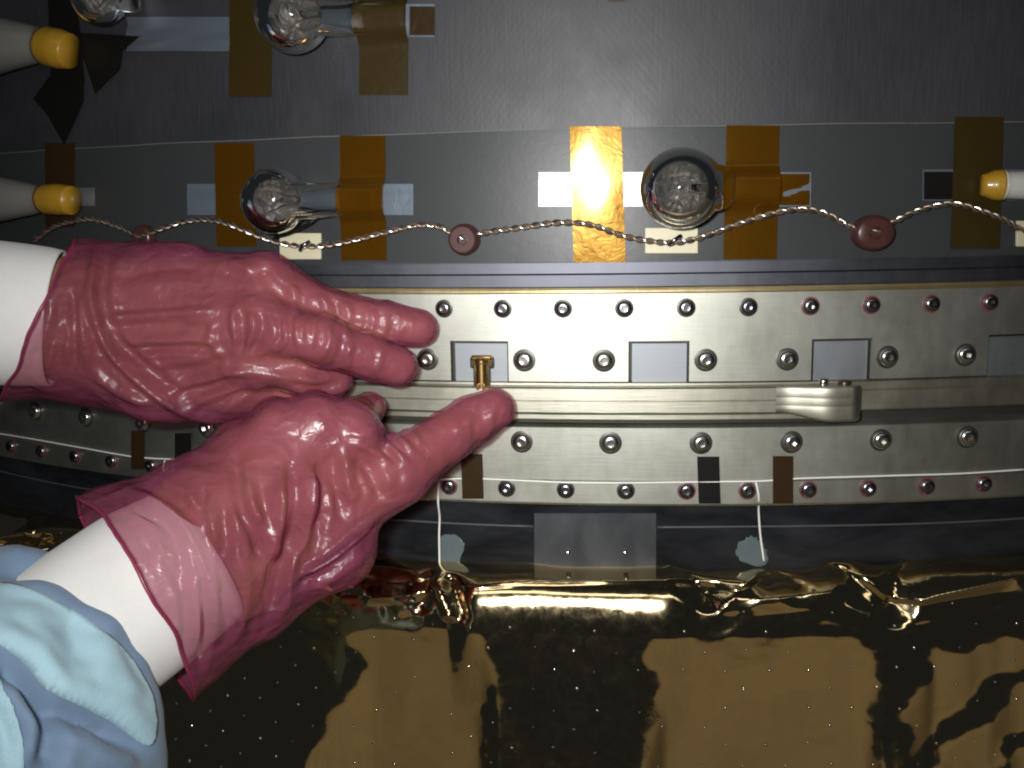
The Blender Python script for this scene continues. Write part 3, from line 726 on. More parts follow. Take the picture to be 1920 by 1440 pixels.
# ------------------------------------------------------------------ foil blanket
def inside(poly, x, y):
    r = np.zeros(x.shape, bool); n = len(poly)
    for i in range(n):
        x0, y0 = poly[i]; x1, y1 = poly[(i+1) % n]
        if y0 == y1: continue
        c = ((y0 > y) != (y1 > y)) & (x < (x1-x0)*(y-y0)/(y1-y0)+x0); r ^= c
    return r
def blur(A, n):
    for _ in range(n):
        A = (np.pad(A, ((1, 1), (0, 0)), 'edge')[:-2]+A+np.pad(A, ((1, 1), (0, 0)), 'edge')[2:])/3
        A = (np.pad(A, ((0, 0), (1, 1)), 'edge')[:, :-2]+A+np.pad(A, ((0, 0), (1, 1)), 'edge')[:, 2:])/3
    return A
def foil():
    root = empty('foil_blanket'); tag(root, 'crinkled gold foil blanket with a folded shoulder below the dark skirt', 'foil blanket')
    nth, nv = 620, 250
    th = np.linspace(TH0, TH1, nth)
    # profile: shoulder (first 90 rows) then hanging sheet
    ns = 90
    prof = []
    ztop = zpx(1064, -4)
    key = [(-7, ztop-1), (-5, ztop), (0, ztop-1.2), (5, ztop-3.6), (9, ztop-8), (11.5, ztop-13), (13.2, ztop-18.5), (14.2, ztop-23.5), (14.7, ztop-27)]
    kk = catmull([np.array(k) for k in key], 30); kk = np.array(kk)
    L = np.concatenate([[0], np.cumsum(np.linalg.norm(np.diff(kk, axis=0), axis=1))])
    s = np.linspace(0, L[-1], ns); H0 = np.interp(s, L, kk[:, 0]); Zp = np.interp(s, L, kk[:, 1])
    zz = np.concatenate([Zp, np.linspace(Zp[-1]-.5, Zp[-1]-118, nv-ns)])
    H = np.concatenate([H0, np.full(nv-ns, H0[-1])])
    TH, ZZ = np.meshgrid(th, zz); HH = np.repeat(H[:, None], nth, 1)
    P = cylv(TH, ZZ, HH); px, _ = project(P.reshape(-1, 3)); PX = px[:, 0].reshape(TH.shape); PY = px[:, 1].reshape(TH.shape)
    A = TH*R
    # hanging sheet: panels bulge so that some lean back and some hang plumb
    tan = np.zeros(TH.shape, bool)
    wx = 14*vnoise(A/9, ZZ/9, 0*A, 5)+6*vnoise(A/3, ZZ/3, 0*A, 6); wy = 14*vnoise(A/9, ZZ/9, 0*A+3, 7)
    for poly in (
        [(645, 1200), (700, 1165), (830, 1162), (895, 1190), (930, 1265), (905, 1330), (925, 1480), (590, 1480), (640, 1330), (690, 1240)],
        [(1240, 1195), (1330, 1165), (1600, 1170), (1640, 1240), (1632, 1480), (1205, 1480), (1245, 1330), (1212, 1230)],
        [(1690, 1330), (1750, 1215), (1960, 1190), (1960, 1235), (1860, 1262), (1740, 1370), (1690, 1395)],
        [(1700, 1480), (1760, 1400), (1880, 1300), (1960, 1270), (1960, 1350), (1880, 1370), (1810, 1480)],
        [(1860, 1480), (1900, 1400), (1960, 1380), (1960, 1480)]):
        tan |= inside(poly, PX+wx, PY+wy)
    dark = blur(1.0-tan.astype(float), 4)
    dz = -np.gradient(ZZ, axis=0)
    slope = math.tan(math.radians(10.5))*dark+math.tan(math.radians(2.6))*(1-dark)
    rows = (np.arange(nv) >= ns)[:, None]
    dH = np.cumsum(slope*rows*dz, axis=0)
    # creases: shoulder folds
    sh = np.clip(1-np.abs(np.arange(nv)-52)/52, 0, 1)[:, None]
    def crease(x0, y0, x1, y1, amp, wdt):
        dx, dy = x1-x0, y1-y0; l2 = dx*dx+dy*dy
        u = np.clip(((PX-x0)*dx+(PY-y0)*dy)/l2, 0, 1); d = np.hypot(PX-x0-u*dx, PY-y0-u*dy)
        wdt = wdt*(1.8 if x0 > 1280 else 1.0); q = np.clip(1-d/wdt, 0, 1); return 1.25*amp*(q*.6+.4*q*q)
    fold = 0
    for c in ((1680, 1138, 1560, 1065, -4.5, 26), (1680, 1138, 1700, 1060, -5, 24), (1680, 1138, 1620, 1085, 3, 16), (1690, 1130, 1920, 1075, 3.5, 26), (1680, 1140, 1880, 1112, -2.0, 18),
              (1345, 1150, 1290, 1070, -3.2, 26), (1345, 1150, 1400, 1085, 3.2, 20), (1330, 1120, 1440, 1090, -3.0, 20), (1290, 1065, 1390, 1080, 2.6, 18), (1440, 1060, 1500, 1095, -3.5, 24), (1420, 1120, 1560, 1105, 2.5, 20),
              (820, 1085, 845, 1150, 3.5, 18), (845, 1090, 870, 1150, -3, 18), (805, 1080, 790, 1135, -3, 22), (700, 1120, 800, 1110, 2, 20), (640, 1080, 760, 1100, -2, 30),
              (900, 1090, 1290, 1085, .8, 10), (0, 1005, 110, 985, 4, 18), (0, 1022, 100, 1010, -4, 14), (60, 975, 80, 1030, 3, 14)):
        fold = fold+crease(*c)
    fold = fold*np.clip(sh*2.2, 0, 1)
    amp = np.where(PX > 1300, .3, .07)+np.where(PX < 800, .6, 0)
    wr = amp*(vnoise(A/14, ZZ/7, 0*A, 11)+.5*vnoise(A/6, ZZ/4, 0*A, 12))*np.clip(sh*1.6, 0, 1)
    low = .30*vnoise(A/30, ZZ/26, 0*A, 21)+.06*vnoise(A/9, ZZ/9, 0*A, 22)+.02*vnoise(A/3.5, ZZ/3.5, 0*A, 23)
    # between the two corners at the thread and the crumple the foil is drawn flat, facing the hall
    s1, s2 = surf(838, 1110, 12)[0]*R, surf(1305, 1110, 12)[0]*R; mid = surf(1105, 1110, 12)[0]*R
    sm_ = lambda q: np.clip(q, 0, 1)**2*(3-2*np.clip(q, 0, 1))
    drawn = sm_((A-s1)/16)*sm_((s2-A)/16)*np.clip((np.arange(nv)-14)/25, 0, 1)[:, None]*sm_(1-(np.arange(nv)-ns+10)/90)[:, None]
    HH = HH+drawn*.0016*(A-mid)**2
    HH = HH+dH+fold+wr+low*np.clip((np.arange(nv)-40)/30, 0, 1)[:, None]
    # upper edge wanders
    ZZ = ZZ+((2.0*vnoise(A/22, 0*A, 0*A, 31))*np.clip(1-np.arange(nv)/60, 0, 1)[:, None])*np.where(PX > 1250, 1.3, .5)
    V = cylv(TH, ZZ, HH).reshape(-1, 3)
    i = np.arange(nv-1)[:, None]*nth+np.arange(nth-1)[None]
    F = np.stack([i, i+nth, i+nth+1, i+1], -1).reshape(-1, 4)
    new_obj('foil_sheet', V, F, M_FOIL, root)
    # perforations: little bright pricks on a staggered grid
    DV = []; DF = []
    for r in range(14):
        for c in range(60):
            a = -330+c*19.5+(r % 2)*9.7+rng.uniform(-1.2, 1.2); z = zz[62]-r*9.2+rng.uniform(-1, 1)
            t_ = a/R
            if not (TH0 < t_ < TH1) or rng.random() < .12: continue
            ci = int(round((t_-TH0)/(TH1-TH0)*(nth-1))); ri = int(np.argmin(np.abs(ZZ[:, ci]-z)))
            h = HH[ri, ci]
            rr = rng.choice((.45, .55, .75, .95))
            b = len(DV)
            M = frame_at(t_, z, h-.08)
            for (q, y) in ((1.0, 0), (.72, .45), (.3, .7)):
                for k in range(8):
                    an = k*math.pi/4; DV.append(tuple((M @ Vector((rr*q*math.cos(an)*MM, rr*q*math.sin(an)*MM, rr*y*MM)))*1000))
            for k in range(8):
                j = (k+1) % 8
                DF.append((b+k, b+j, b+8+j, b+8+k)); DF.append((b+8+k, b+8+j, b+16+j, b+16+k))
            DF.append(tuple(b+16+k for k in range(8)))
    o = new_obj('perforation_rims', DV, DF, M_DOT, root); o['kind'] = 'stuff'
foil()

# ------------------------------------------------------------------ hands: implicit surface tools
def smin(a, b, k):
    h = np.clip(.5+.5*(b-a)/k, 0, 1); return b*(1-h)+a*h-k*h*(1-h)
def seg_sdf(P, a, b, ra, rb):
    ab = b-a; t = np.clip(((P-a)@ab)/(ab@ab), 0, 1)
    return np.linalg.norm(P-(a+t[..., None]*ab), axis=-1)-(ra+(rb-ra)*t)
def chain_sdf(P, joints, k=2.5):
    d = None
    for (a, b) in zip(joints[:-1], joints[1:]):
        s = seg_sdf(P, a[0], b[0], a[1], b[1]); d = s if d is None else smin(d, s, k)
    return d
def nets(F, org, cell):
    nx, ny, nz = F.shape; S = F < 0
    cs = [(i, j, k) for i in (0, 1) for j in (0, 1) for k in (0, 1)]
    sub = lambda A, c: A[c[0]:nx-1+c[0], c[1]:ny-1+c[1], c[2]:nz-1+c[2]]
    cnt = sum(sub(S, c).astype(np.int8) for c in cs); act = (cnt > 0) & (cnt < 8)
    idx = -np.ones(act.shape, np.int64); A = np.argwhere(act); idx[act] = np.arange(len(A))
    pos = np.zeros((len(A), 3)); num = np.zeros(len(A))
    for a in cs:
        for ax in range(3):
            if a[ax]: continue
            b = list(a); b[ax] = 1
            fa = F[A[:, 0]+a[0], A[:, 1]+a[1], A[:, 2]+a[2]]; fb = F[A[:, 0]+b[0], A[:, 1]+b[1], A[:, 2]+b[2]]
            m_ = (fa < 0) != (fb < 0); t_ = np.where(m_, fa/np.where(m_, fa-fb, 1), 0)
            p = np.repeat(np.array([a], float), len(A), 0); p[:, ax] += t_
            pos += p*m_[:, None]; num += m_
    V = org+(A+pos/num[:, None])*cell
    quads = []
    for ax in range(3):
        o1, o2 = [(1, 2), (2, 0), (0, 1)][ax]
        sl = [slice(None)]*3; sl2 = [slice(None)]*3; sl[ax] = slice(0, -1); sl2[ax] = slice(1, None)
        ch = S[tuple(sl)] != S[tuple(sl2)]; E = np.argwhere(ch)
        E = E[(E[:, o1] > 0) & (E[:, o2] > 0) & (E[:, o1] < F.shape[o1]-1) & (E[:, o2] < F.shape[o2]-1)]
        def cellidx(d1, d2):
            q = E.copy(); q[:, o1] -= d1; q[:, o2] -= d2; return idx[q[:, 0], q[:, 1], q[:, 2]]
        qd = np.stack([cellidx(1, 1), cellidx(0, 1), cellidx(0, 0), cellidx(1, 0)], 1)
        fl_ = ~S[E[:, 0], E[:, 1], E[:, 2]]; qd[fl_] = qd[fl_][:, ::-1]
        quads.append(qd)
    return V, np.concatenate(quads)
def vnormals(V, F):
    n = np.cross(V[F[:, 2]]-V[F[:, 0]], V[F[:, 3]]-V[F[:, 1]]); N = np.zeros_like(V)
    for k in range(4): np.add.at(N, F[:, k], n)
    return N/np.maximum(np.linalg.norm(N, axis=1, keepdims=True), 1e-12)
def relax(V, F, it):
    e = np.concatenate([F[:, [0, 1]], F[:, [1, 2]], F[:, [2, 3]], F[:, [3, 0]]])
    for _ in range(it):
        S_ = np.zeros_like(V); c = np.zeros(len(V)); np.add.at(S_, e[:, 0], V[e[:, 1]]); np.add.at(c, e[:, 0], 1); np.add.at(S_, e[:, 1], V[e[:, 0]]); np.add.at(c, e[:, 1], 1)
        V = V*.5+.5*S_/c[:, None]
    return V
def mesh_of(sdf, lo, hi, cell):
    n = np.ceil((hi-lo)/cell).astype(int)+1
    g = [lo[i]+np.arange(n[i])*cell for i in range(3)]
    F = np.empty(n)
    for i0 in range(0, n[0], 24):
        X, Y, Z = np.meshgrid(g[0][i0:i0+24], g[1], g[2], indexing='ij'); F[i0:i0+24] = sdf(np.stack([X, Y, Z], -1))
    V, Q = nets(F, lo, cell)
    return relax(V, Q, 2), Q
def J(px, py, d, r): return (pix(px, py, d), r)
def fold_disp(V, N, folds):
    px, dep = project(V); view = (CAM-V); view /= np.linalg.norm(view, axis=1, keepdims=True)
    face = np.clip((N*view).sum(1)*2.2+.1, 0, 1)
    D = np.zeros(len(V))
    for pts, amp, wdt in folds:
        pts = np.array(catmull([np.array(p, float) for p in pts], 5)); n = len(pts)-1
        best = np.full(len(V), 1e9); pr = np.zeros(len(V))
        lo_, hi_ = pts.min(0)-5*wdt, pts.max(0)+5*wdt
        sel = np.where((px > lo_).all(1) & (px < hi_).all(1))[0]
        if not len(sel): continue
        Q = px[sel]; bb = np.full(len(sel), 1e9); tt = np.zeros(len(sel)); sd = np.zeros(len(sel))
        for i in range(n):
            a, b = pts[i], pts[i+1]; ab = b-a; u = np.clip(((Q-a)@ab)/(ab@ab+1e-9), 0, 1); r_ = Q-a-u[:, None]*ab; d = np.linalg.norm(r_, axis=1)
            m_ = d < bb; bb[m_] = d[m_]; tt[m_] = ((i+u)/n)[m_]; sd[m_] = (ab[0]*r_[:, 1]-ab[1]*r_[:, 0])[m_]
        taper = np.clip(np.minimum(tt, 1-tt)*5+.15, 0, 1)
        wdt = wdt*1.35; x = bb/wdt
        prof = np.exp(-x**1.5)-.35*np.exp(-((x-1.7)/.7)**2)
        D[sel] += amp*prof*taper
    return D*face
def ridged(V, sc_, seed, rot=None, stretch=(1, 1, 1)):
    Q = V@rot.T if rot is not None else V
    Q = Q*np.array(stretch)/sc_
    w1 = vnoise(Q[:, 0]*.5, Q[:, 1]*.5, Q[:, 2]*.5, seed+9)
    n_ = vnoise(Q[:, 0]+w1, Q[:, 1]+.7*w1, Q[:, 2]-w1, seed)
    return 1-2*np.abs(n_)**.7

def build_hand(spec, person):
    fingers, palm, extra_skin, loose, cut, folds, seed, wr_axis = spec
    allp = [p for ch in fingers+palm+extra_skin+loose for (p, r) in ch]; mr = 34
    lo_ = np.min(allp, 0)-mr; hi_ = np.max(allp, 0)+mr
    def finger_sdf(P):
        f = None
        for ch in fingers:
            s = chain_sdf(P, ch, 3); f = s if f is None else smin(f, s, 1.2)
        return f
    def hand_sdf(P, infl, gl):
        d = None
        for ch in palm+(loose if gl else extra_skin):
            s = chain_sdf(P, [(p, r) for p, r in ch], 8); d = s if d is None else smin(d, s, 9)
        return smin(d if gl else d+1.4, finger_sdf(P), 7)-infl
    # skin
    V, Q = mesh_of(lambda P: hand_sdf(P, -1.1, False), lo_, hi_, 2.2)
    hand = new_obj('hand', V, Q, M_SKIN, person)
    # glove
    V, Q = mesh_of(lambda P: hand_sdf(P, .3, True), lo_, hi_, 1.05)
    N = vnormals(V, Q)
    D = 1.6*fold_disp(V, N, folds)
    D += .45*ridged(V, 19, seed, wr_axis, (.7, 1, .8)) + .20*ridged(V, 8.5, seed+3, wr_axis, (1, 1, .8))
    D = np.maximum(D, -1.1-1.3*np.clip(finger_sdf(V)/6, 0, 1))
    # keep finger ends taut
    V = V+N*D[:, None]
    V = relax(V, Q, 1)
    p0, nn = cut
    # rim flares and wobbles
    sd_ = (V-p0)@nn
    wob = 2.0*vnoise(V[:, 0]/18, V[:, 1]/18, V[:, 2]/18, seed+40)
    keep = (sd_+wob) < 0
    fk = keep[Q].all(1); Q2 = Q[fk]
    used = np.unique(Q2); mp_ = -np.ones(len(V), int); mp_[used] = np.arange(len(used)); V2 = V[used]; Q2 = mp_[Q2]
    g = new_obj('glove', V2, Q2, M_GLOVE, person)
    # rolled rim along the open edge
    from collections import defaultdict
    ec = defaultdict(int)
    for q in Q2.tolist():
        for a, b in zip(q, q[1:]+q[:1]): ec[(min(a, b), max(a, b))] += 1
    adj = defaultdict(list)
    for (a, b), c in ec.items():
        if c == 1: adj[a].append(b); adj[b].append(a)
    seen = set(); best = []
    for s in list(adj):
        if s in seen: continue
        lp = [s]; seen.add(s); cur = s
        while True:
            nx_ = [x for x in adj[cur] if x not in seen]
            if not nx_: break
            cur = nx_[0]; seen.add(cur); lp.append(cur)
        if len(lp) > len(best): best = lp
    if len(best) > 10:
        pts = V2[best]
        for _ in range(14): pts = (np.roll(pts, 1, 0)+pts*2+np.roll(pts, -1, 0))/4
        pts = np.concatenate([pts[::2], pts[:1]])
        tube('rolled_rim', pts, .75, M_RIM, g, 8)
    return g

person = empty('person'); tag(person, 'person in pink see-through gloves, white cuffs and blue gown, thumb on brass latch', 'person')

# lower hand: thumb pressing the latch, fingers curled against the ring
lf = [
 [J(655, 812, 436, 11.5), J(662, 785, 455, 9.0), J(692, 766, 468, 7.6)],
 [J(592, 800, 432, 12), J(590, 775, 462, 10), J(560, 785, 486, 9)],
 [J(525, 812, 432, 12), J(515, 790, 462, 10), J(500, 800, 488, 9)],
 [J(455, 850, 436, 11.5), J(445, 830, 466, 9.5), J(440, 840, 490, 8.5)],
 [J(738, 888, 446, 13.5), J(838, 818, 459, 11.2), J(885, 787, 466, 10.6), J(927, 765, 468.5, 9.4)]]
lp = [
 [J(265, 1080, 424, 14), J(430, 965, 424, 16), J(655, 815, 436, 12.5)], [J(260, 1090, 424, 14), J(400, 970, 422, 17), J(592, 800, 432, 13)],
 [J(255, 1095, 425, 14), J(375, 970, 423, 17), J(525, 815, 432, 13)], [J(250, 1085, 427, 14), J(345, 965, 428, 16), J(455, 852, 436, 12)],
 [J(300, 1150, 426, 14), J(450, 1085, 434, 18), J(738, 888, 446, 14)],
 [J(520, 960, 432, 15), J(640, 890, 438, 15)]]
les = [[J(260, 1115, 416, 19), J(60, 1255, 394, 20)]]
lloose = [
 [J(470, 1085, 430, 21), J(612, 1020, 440, 19), J(640, 1040, 446, 13)],
 [J(350, 1180, 424, 20), J(470, 1120, 432, 18)],
 [J(430, 1000, 410, 18), J(520, 930, 420, 17)], [J(300, 1080, 411, 30), J(400, 1018, 420, 27)], [J(240, 1050, 414, 28), J(360, 960, 424, 22)], [J(320, 1150, 416, 26), J(420, 1090, 426, 22)],
 [J(215, 1010, 425, 22), J(110, 1085, 412, 24)], [J(262, 1085, 405, 27), J(130, 1190, 385, 30)], [J(330, 1195, 418, 22), J(240, 1270, 405, 24)]]
P0, P1, P2 = pix(138, 955, 440), pix(350, 1305, 425), pix(268, 1100, 386)
nn = np.cross(P1-P0, P2-P0); nn /= np.linalg.norm(nn)
if nn@(pix(60, 1255, 392)-P0) < 0: nn = -nn
lfold_scale = 1.25
lfold = [
 ([(545, 850), (552, 950), (520, 1060), (498, 1170)], -2.4, 9), ([(520, 900), (525, 970), (495, 1080)], 1.8, 10), ([(575, 880), (580, 960), (555, 1060)], 1.9, 10),
 ([(440, 850), (450, 930), (480, 1010), (512, 1090)], -1.6, 8), ([(465, 900), (470, 950), (490, 985)], 1.6, 8),
 ([(610, 850), (600, 930), (580, 1010)], -1.7, 9), ([(645, 850), (650, 905), (668, 940)], 1.7, 8), ([(625, 845), (630, 900), (640, 970)], -1.4, 7),
 ([(670, 850), (700, 900), (712, 940)], -1.3, 7), ([(690, 840), (722, 880), (735, 915)], 1.3, 7),
 ([(655, 812), (715, 830), (762, 868)], 1.3, 5), ([(668, 803), (735, 818), (780, 852)], 1.3, 5), ([(690, 796), (755, 808), (792, 836)], 1.1, 5), ([(655, 826), (700, 845), (745, 880)], 1.1, 5),
 ([(560, 1080), (625, 1045), (705, 970)], 1.7, 5), ([(570, 1095), (640, 1055), (715, 985)], -1.5, 7),
 ([(400, 960), (402, 1040), (408, 1110)], 1.6, 6), ([(418, 940), (425, 1020), (425, 1100)], -1.5, 7), ([(380, 900), (378, 980), (385, 1040)], -1.1, 7),
 ([(895, 742), (884, 775), (872, 806)], .6, 6), ([(930, 742), (925, 765), (918, 790)], .5, 5), ([(850, 800), (880, 815), (905, 808)], .5, 6),
 ([(230, 915), (320, 960), (380, 1050), (405, 1190)], 1.8, 10), ([(250, 905), (345, 955), (405, 1050), (425, 1180)], -1.8, 9),
 ([(225, 945), (290, 1000), (300, 1060)], 1.3, 6), ([(290, 950), (330, 1010), (345, 1090)], -1.3, 7), ([(330, 1000), (365, 1090), (365, 1220)], 1.5, 6), ([(310, 1040), (345, 1120), (350, 1230)], -1.2, 6),
 ([(260, 985), (300, 1030), (340, 1050)], 1.0, 5), ([(375, 1090), (385, 1180), (370, 1250)], -1.3, 6), ([(240, 960), (270, 965), (330, 985)], -.9, 5),
 ([(455, 1040), (462, 1120), (440, 1200)], 1.4, 8), ([(535, 1010), (545, 1080), (530, 1150)], 1.2, 8)]
build_hand((lf, lp, les, lloose, (P0, nn), [(p, a*lfold_scale, w_*1.15) for p, a, w_ in lfold], 100, None), person)

# upper hand: lies over the ring, fingers pointing along it
uf = [
 [J(500, 530, 470, 12), J(612, 585, 470, 10.3), J(720, 604, 474, 9.3), J(785, 615, 478, 8.7)],
 [J(490, 608, 462, 12.5), J(608, 640, 456, 11.2), J(690, 668, 465, 9.9), J(746, 687, 471, 9.2)],
 [J(475, 672, 468, 12), J(565, 700, 468, 10), J(624, 712, 477, 8.8)],
 [J(440, 728, 478, 11), J(540, 742, 482, 9), J(580, 740, 490, 8)],
 [J(250, 590, 505, 13), J(380, 560, 508, 11), J(470, 560, 502, 9.5)]]
upalm = [
 [J(140, 548, 486, 20), J(492, 528, 470, 13)], [J(130, 590, 484, 21), J(490, 606, 462, 13)],
 [J(130, 620, 484, 21), J(472, 674, 468, 13)], [J(130, 650, 487, 20), J(290, 712, 482, 15), J(438, 733, 478, 12)]]
ues = [[J(120, 600, 487, 19), J(-140, 575, 474, 20)]]
uloose = [
 [J(60, 535, 490, 22), J(180, 545, 486, 21), J(330, 525, 480, 17)], [J(30, 590, 478, 28), J(170, 610, 476, 24)], [J(10, 655, 488, 22), J(150, 665, 486, 20), J(300, 715, 481, 17), J(400, 742, 480, 12)],
 [J(-40, 560, 488, 24), J(30, 590, 478, 27)], [J(-60, 640, 488, 24), J(10, 655, 488, 22)]]
Q0, Q1, Q2_ = pix(130, 455, 500), pix(-2, 740, 498), pix(80, 575, 448)
n2 = np.cross(Q1-Q0, Q2_-Q0); n2 /= np.linalg.norm(n2)
if n2@(pix(-140, 575, 470)-Q0) < 0: n2 = -n2
ufold = [
 ([(182, 468), (172, 560), (198, 640), (250, 700), (315, 752), (395, 792)], 2.8, 8), ([(200, 480), (190, 560), (216, 635), (268, 690), (330, 738)], -2.2, 9), ([(228, 660), (280, 705), (350, 752)], 1.4, 5),
 ([(190, 600), (290, 590), (405, 583)], 1.5, 6), ([(195, 618), (300, 612), (400, 615)], -1.2, 7), ([(250, 655), (330, 652), (405, 655)], -1.6, 6), ([(230, 640), (330, 638), (410, 640)], 1.0, 6),
 ([(210, 520), (300, 505), (400, 500)], -1.3, 12), ([(220, 470), (330, 462), (450, 470)], 1.0, 8), ([(280, 700), (380, 690), (420, 670)], -1.2, 7),
 ([(428, 492), (450, 500), (475, 508)], 1.2, 8), ([(490, 505), (505, 530), (540, 560)], -1.4, 8), ([(548, 535), (552, 560), (550, 590)], 1.3, 7),
 ([(400, 600), (395, 640), (420, 675)], 1.0, 6), ([(440, 575), (436, 610), (448, 650)], 1.0, 5), ([(455, 580), (455, 620), (450, 668)], -1.1, 5), ([(470, 580), (475, 620), (462, 660)], 1.0, 5), ([(490, 585), (492, 620), (470, 665)], -1.0, 5), ([(505, 590), (515, 630), (480, 668)], 1.0, 5), ([(530, 595), (535, 640), (500, 660)], .9, 5),
 ([(415, 668), (450, 682), (520, 686), (590, 690)], -1.4, 9),
 ([(560, 590), (555, 620), (562, 655)], .8, 5), ([(590, 598), (588, 630), (580, 665)], -.8, 5), ([(612, 605), (618, 640), (600, 672)], .8, 5), ([(640, 622), (640, 650), (628, 680)], -.7, 5), ([(660, 635), (655, 660), (650, 690)], .7, 5), ([(715, 655), (712, 680), (700, 702)], .5, 5),
 ([(600, 552), (610, 575), (605, 600)], .7, 5), ([(625, 560), (632, 585), (630, 610)], -.8, 5), ([(650, 565), (655, 590), (650, 620)], .7, 5), ([(700, 580), (700, 605), (690, 635)], .6, 5), ([(735, 590), (735, 612), (728, 640)], -.5, 5),
 ([(137, 545), (138, 620), (139, 690)], -1.8, 5), ([(118, 590), (100, 650), (85, 705)], 1.4, 6), ([(150, 540), (158, 610), (165, 690)], 1.2, 7), ([(100, 560), (85, 620), (60, 690)], -1.2, 6),
 ([(300, 745), (380, 712), (470, 695)], 1.3, 6), ([(345, 768), (420, 735), (500, 722)], 1.3, 6), ([(320, 735), (400, 725), (440, 705)], -1.1, 6), ([(170, 690), (220, 740), (280, 765)], 1.3, 7), ([(180, 720), (240, 755), (310, 775)], -1.1, 6), ([(400, 770), (450, 735), (480, 725)], -1.1, 6), ([(540, 700), (590, 712), (630, 700)], 1.0, 6), ([(550, 720), (600, 728), (640, 718)], -.9, 5)]
build_hand((uf, upalm, ues, uloose, (Q0, n2), ufold, 300, None), person)

# knit cuffs and gown sleeves
def ell_tube(name, centers, lat, latr, depr, material, parent, n=48, rows=24, wob=0.0, seed=0, closed_end=False):
    C_ = np.array(catmull(centers, 8)); t_ = np.linspace(0, 1, len(C_)); tt = np.linspace(0, 1, rows)
    P = np.stack([np.interp(tt, t_, C_[:, k]) for k in range(3)], 1)
    lr = np.interp(tt, np.linspace(0, 1, len(latr)), latr); dr = np.interp(tt, np.linspace(0, 1, len(depr)), depr)
    V = []; F = []
    for i in range(rows):
        tg = P[min(i+1, rows-1)]-P[max(i-1, 0)]; tg /= np.linalg.norm(tg); l = lat-tg*(lat@tg); l /= np.linalg.norm(l); b = np.cross(tg, l)
        for j in range(n):
            a = 2*math.pi*j/n; V.append(P[i]+l*lr[i]*math.cos(a)+b*dr[i]*math.sin(a))
    for i in range(rows-1):
        for j in range(n):
            a = i*n+j; b_ = i*n+(j+1) % n; F.append((a, b_, b_+n, a+n))
    V = np.array(V)
    o = new_obj(name, V, F, material, parent); fix_normals(o)
    s = o.modifiers.new('thickness', 'SOLIDIFY'); s.thickness = .0012; s.offset = -1
    return o
latL = pix(340, 1245, 420)-pix(165, 995, 420); latL /= np.linalg.norm(latL)
ell_tube('knit_cuff', [pix(375, 1040, 428), pix(280, 1102, 416), pix(150, 1195, 398), pix(60, 1255, 390)], latL, [31, 34, 34, 34], [29, 30, 28, 27], M_CUFF, person)
latU = pix(10, 725, 490)-pix(125, 470, 490); latU /= np.linalg.norm(latU)
latU2 = pix(40, 735, 490)-pix(60, 458, 490); latU2 /= np.linalg.norm(latU2)
ell_tube('knit_cuff', [pix(108, 597, 484), pix(60, 592, 482), pix(-60, 583, 478), pix(-160, 578, 474)], latU2, [32, 33, 34, 34], [24, 26, 28, 28], M_CUFF, person)

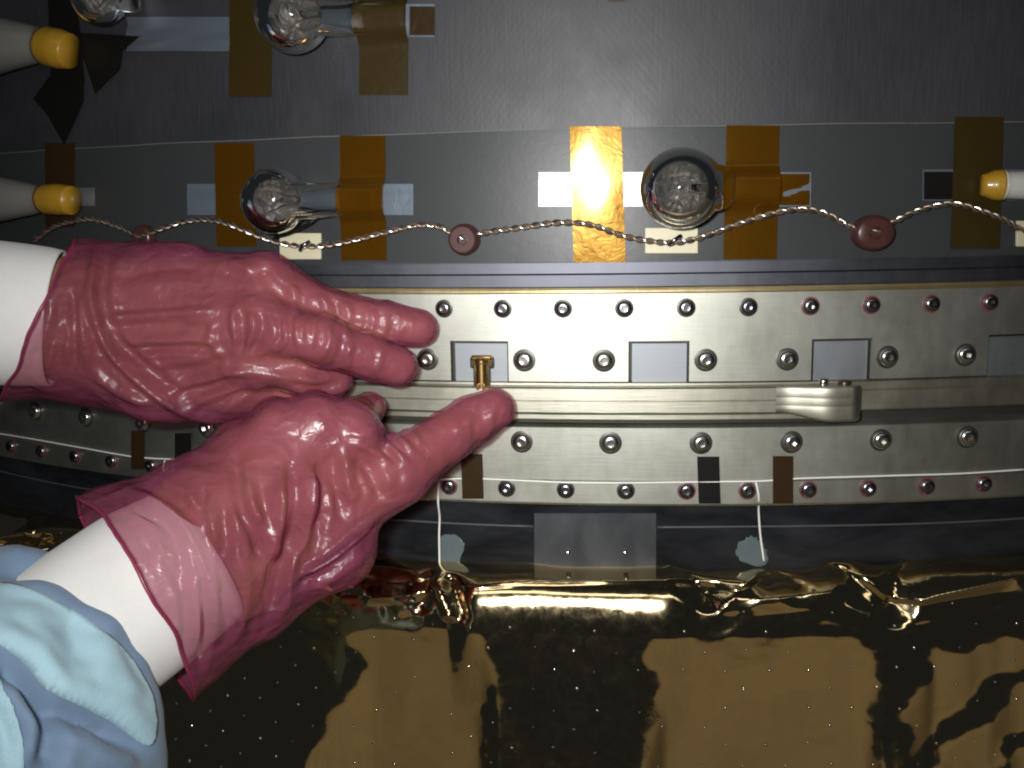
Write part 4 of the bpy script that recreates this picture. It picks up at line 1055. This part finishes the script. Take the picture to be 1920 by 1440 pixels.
def sleeve(chains, lo_pad, folds, seed, cut, flaps=()):
    pts = [p for ch in chains for p, r in ch]; mr = max(r for ch in chains for p, r in ch)+8
    def sdf(P):
        d = None
        for ch in chains:
            s = chain_sdf(P, ch, 10); d = s if d is None else smin(d, s, 14)
        return d
    V, Q = mesh_of(sdf, np.min(pts, 0)-mr, np.max(pts, 0)+mr, 1.5)
    N = vnormals(V, Q); D = 1.5*fold_disp(V, N, folds)+.7*vnoise(V[:, 0]/16, V[:, 1]/16, V[:, 2]/16, seed)+.3*vnoise(V[:, 0]/6, V[:, 1]/6, V[:, 2]/6, seed+1)
    V = relax(V+N*D[:, None], Q, 1)
    if cut is not None:
        p0, n_ = cut; keep = ((V-p0)@n_+1.5*vnoise(V[:, 0]/14, V[:, 1]/14, V[:, 2]/14, seed+5)) < 0
        Q = Q[keep[Q].all(1)]; used = np.unique(Q); mp_ = -np.ones(len(V), int); mp_[used] = np.arange(len(used)); V = V[used]; Q = mp_[Q]
    o = new_obj('sleeve', V, Q, M_GOWN, person)
    N = vnormals(V, Q); px, _ = project(V); vis = ((CAM-V)*N).sum(1) > 0
    for k, poly in enumerate(flaps):
        poly = [tuple(p) for p in catmull(list(poly)+[poly[0]], 6)]
        ins_ = inside(poly, px[:, 0]+2*vnoise(V[:, 0]/7, V[:, 1]/7, V[:, 2]/7, seed+k+70), px[:, 1]) & vis
        Qf = Q[ins_[Q].all(1)]; us = np.unique(Qf); mq = -np.ones(len(V), int); mq[us] = np.arange(len(us))
        Qf2 = mq[Qf]; Vf = V[us].copy(); ec = {}
        for q_ in Qf2.tolist():
            for a_, b_ in zip(q_, q_[1:]+q_[:1]): ec[(min(a_, b_), max(a_, b_))] = ec.get((min(a_, b_), max(a_, b_)), 0)+1
        be = np.array([e for e, c in ec.items() if c == 1]); bn = np.unique(be)
        for _ in range(30):
            S_ = np.zeros_like(Vf); c_ = np.zeros(len(Vf)); np.add.at(S_, be[:, 0], Vf[be[:, 1]]); np.add.at(S_, be[:, 1], Vf[be[:, 0]]); np.add.at(c_, be.ravel(), 1)
            Vf[bn] = .5*Vf[bn]+.5*S_[bn]/c_[bn][:, None]
        for _ in range(3): 
            R_ = relax(Vf, Qf2, 1); R_[bn] = Vf[bn]; Vf = R_
        puff = .7+.4*(vnoise(V[us, 0]/22, V[us, 1]/22, V[us, 2]/22, seed+90+k)+1)
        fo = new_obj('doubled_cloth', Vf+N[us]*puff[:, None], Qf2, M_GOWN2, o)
        sd = fo.modifiers.new('thickness', 'SOLIDIFY'); sd.thickness = .0007; sd.offset = -1
    s = o.modifiers.new('thickness', 'SOLIDIFY'); s.thickness = .0012; s.offset = -1
    return o
sl = [
 [J(25, 1145, 400, 25), J(-100, 1190, 392, 32)], [J(70, 1190, 396, 20), J(130, 1270, 390, 22)],
 [J(70, 1275, 380, 33), J(-50, 1340, 366, 42), J(-150, 1400, 360, 46)],
 [J(165, 1370, 384, 25), J(150, 1440, 380, 29), J(90, 1530, 372, 34)],
 [J(20, 1440, 362, 38), J(-60, 1500, 352, 44)]]
sfold = [
 ([(0, 1092), (80, 1098), (160, 1130), (230, 1190), (290, 1270), (312, 1350)], 2.2, 14), ([(-20, 1070), (80, 1075), (150, 1105), (235, 1165)], -3.0, 16),
 ([(0, 1205), (40, 1260), (90, 1310), (180, 1345), (290, 1420)], -6.0, 26), ([(-10, 1170), (60, 1235), (110, 1290), (200, 1325), (300, 1395)], 3.2, 14),
 ([(0, 1270), (40, 1330), (55, 1380), (50, 1440)], 4.5, 18), ([(60, 1300), (85, 1370), (80, 1440)], -3.5, 20), ([(120, 1150), (140, 1200), (120, 1260)], -2.0, 26), ([(180, 1180), (220, 1260), (240, 1320)], 1.5, 22), ([(150, 1360), (200, 1400), (260, 1440)], 2.0, 20)]
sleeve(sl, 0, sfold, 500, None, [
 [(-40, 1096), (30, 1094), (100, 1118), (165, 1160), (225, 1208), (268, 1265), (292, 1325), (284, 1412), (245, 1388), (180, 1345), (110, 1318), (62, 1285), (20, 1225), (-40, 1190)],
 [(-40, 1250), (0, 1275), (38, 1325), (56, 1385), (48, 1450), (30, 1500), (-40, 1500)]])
sleeve([[J(-110, 570, 478, 34), J(-280, 545, 462, 46)]], 0, [], 600, None)
